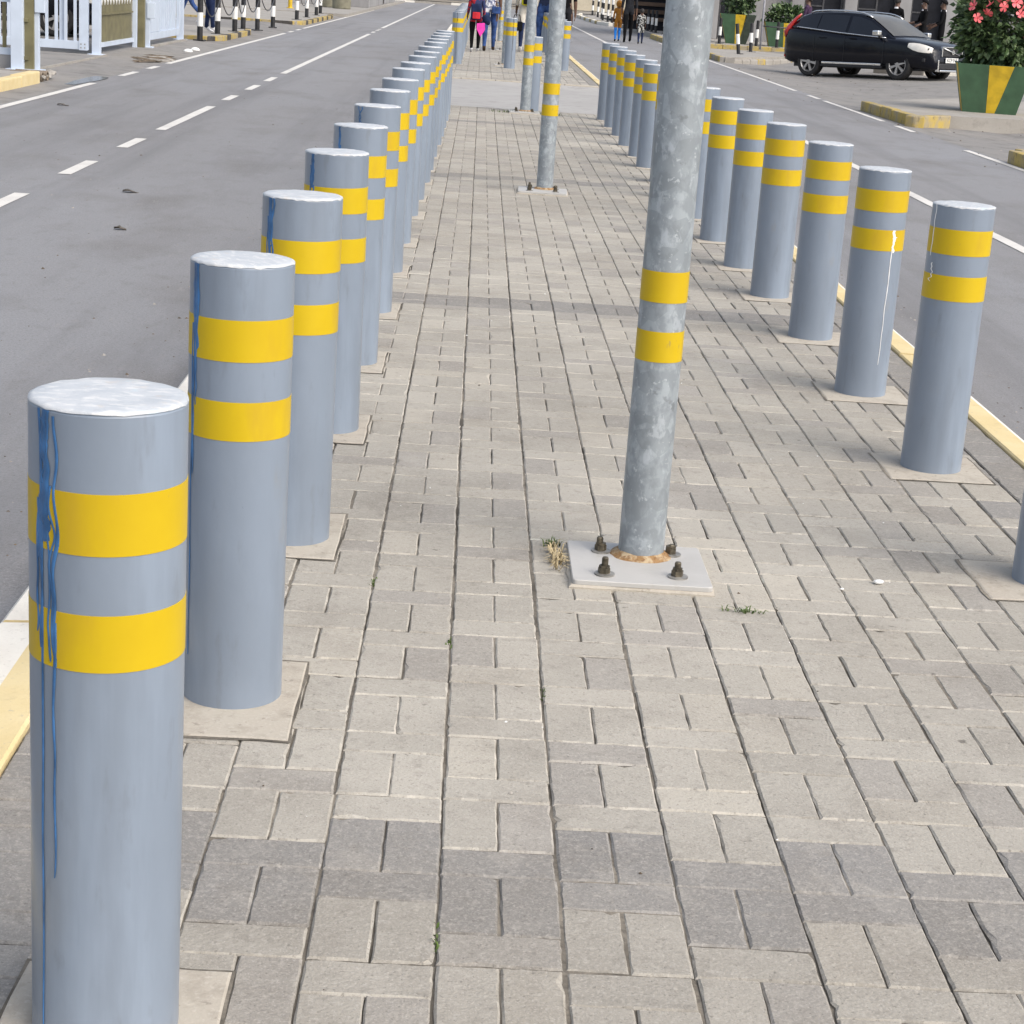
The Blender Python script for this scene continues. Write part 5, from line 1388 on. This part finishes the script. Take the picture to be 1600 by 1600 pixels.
# white collars of the guards are part of each uniform
for o in [x for x in list(C.objects) if x.get('group') == GG]:
    MB().lathe([(.066, 1.452), (.085, 1.425), (.089, 1.435), (.068, 1.475)], 20, c=(0, -.004, 0), close=False).build('collar', CL['white'], o)
# things people carry
def backpack(loc, rz, s, m1, m2, label, name='backpack'):
    root = thing(name, label, 'backpack', loc, rz)
    MB().box(-.14 * s, .14 * s, -.11 * s, 0.0, 0, .40 * s, 0, .05 * s).build('main_bag', m1, root)
    MB().box(-.10 * s, .10 * s, -.155 * s, -.105 * s, .03 * s, .20 * s, 0, .02 * s).build('front_pocket', m2, root)
    for k in (-1, 1): MB().tube([(k * .09 * s, -.01, .38 * s), (k * .10 * s, .05 * s, .41 * s), (k * .105 * s, .13 * s, .30 * s)], .012 * s, 6).build('strap', m1, root)
    return root
backpack((-.125, 37.80, .66), R(4), .82, CL['navy'], cloth('red_cloth', (.46, .03, .04)), 'red and blue backpack on the back of the child in black leggings')
backpack((.99, 39.80, 1.0), 0, .95, CL['hivis'], CL['black'], 'yellow and black backpack on the person behind the third pole')
def handbag(loc, rz, s, mt, label):
    root = thing('handbag', label, 'bag', loc, rz)
    MB().box(-.13 * s, .13 * s, -.05 * s, .05 * s, 0, .20 * s, 0, .03 * s).build('bag_body', mt, root)
    MB().tube([(-.10 * s, 0, .19 * s), (-.06 * s, 0, .34 * s), (.06 * s, 0, .34 * s), (.10 * s, 0, .19 * s)], .01 * s, 6).build('bag_handle', mt, root)
handbag((.30, 38.76, .80), .1, .72, CL['jeans'], 'small blue shoulder bag at the hip of the woman in the printed top')
handbag((.78, 39.75, .45), .3, 1.0, CL['black'], 'black handbag carried low beside the person in pale clothes')
sl = thing('sling_bag', 'dark jacket bundle carried over the arm of the child on the strip', 'bag', (.05, 37.75, .58), .2)
MB().tube([(0, 0, .18), (.06, -.02, .10), (.10, 0, .0)], [.07, .10, .03], 10).build('bundle', CL['navy'], sl)
pk = MB(); pk.add([(-.09, 0, .28), (.13, 0, .30), (.15, 0, .14), (.03, 0, -.04), (-.09, .01, .14), (-.09, .05, .28), (.13, .05, .30), (.15, .05, .14), (.03, .05, -.04), (-.09, .05, .14)],
    [(0, 4, 3, 2, 1), (5, 6, 7, 8, 9)] + [(k, (k + 1) % 5, 5 + (k + 1) % 5, 5 + k) for k in range(5)], 0)
pko = fix_normals(pk.build('cloth_bag', CL['pink'])); pko.scale = (.75, 1, .85); pko.location = (-.03, 37.68, .36)
tag(pko, 'bright pink cloth hanging from the hand of the child in leggings', 'bag')
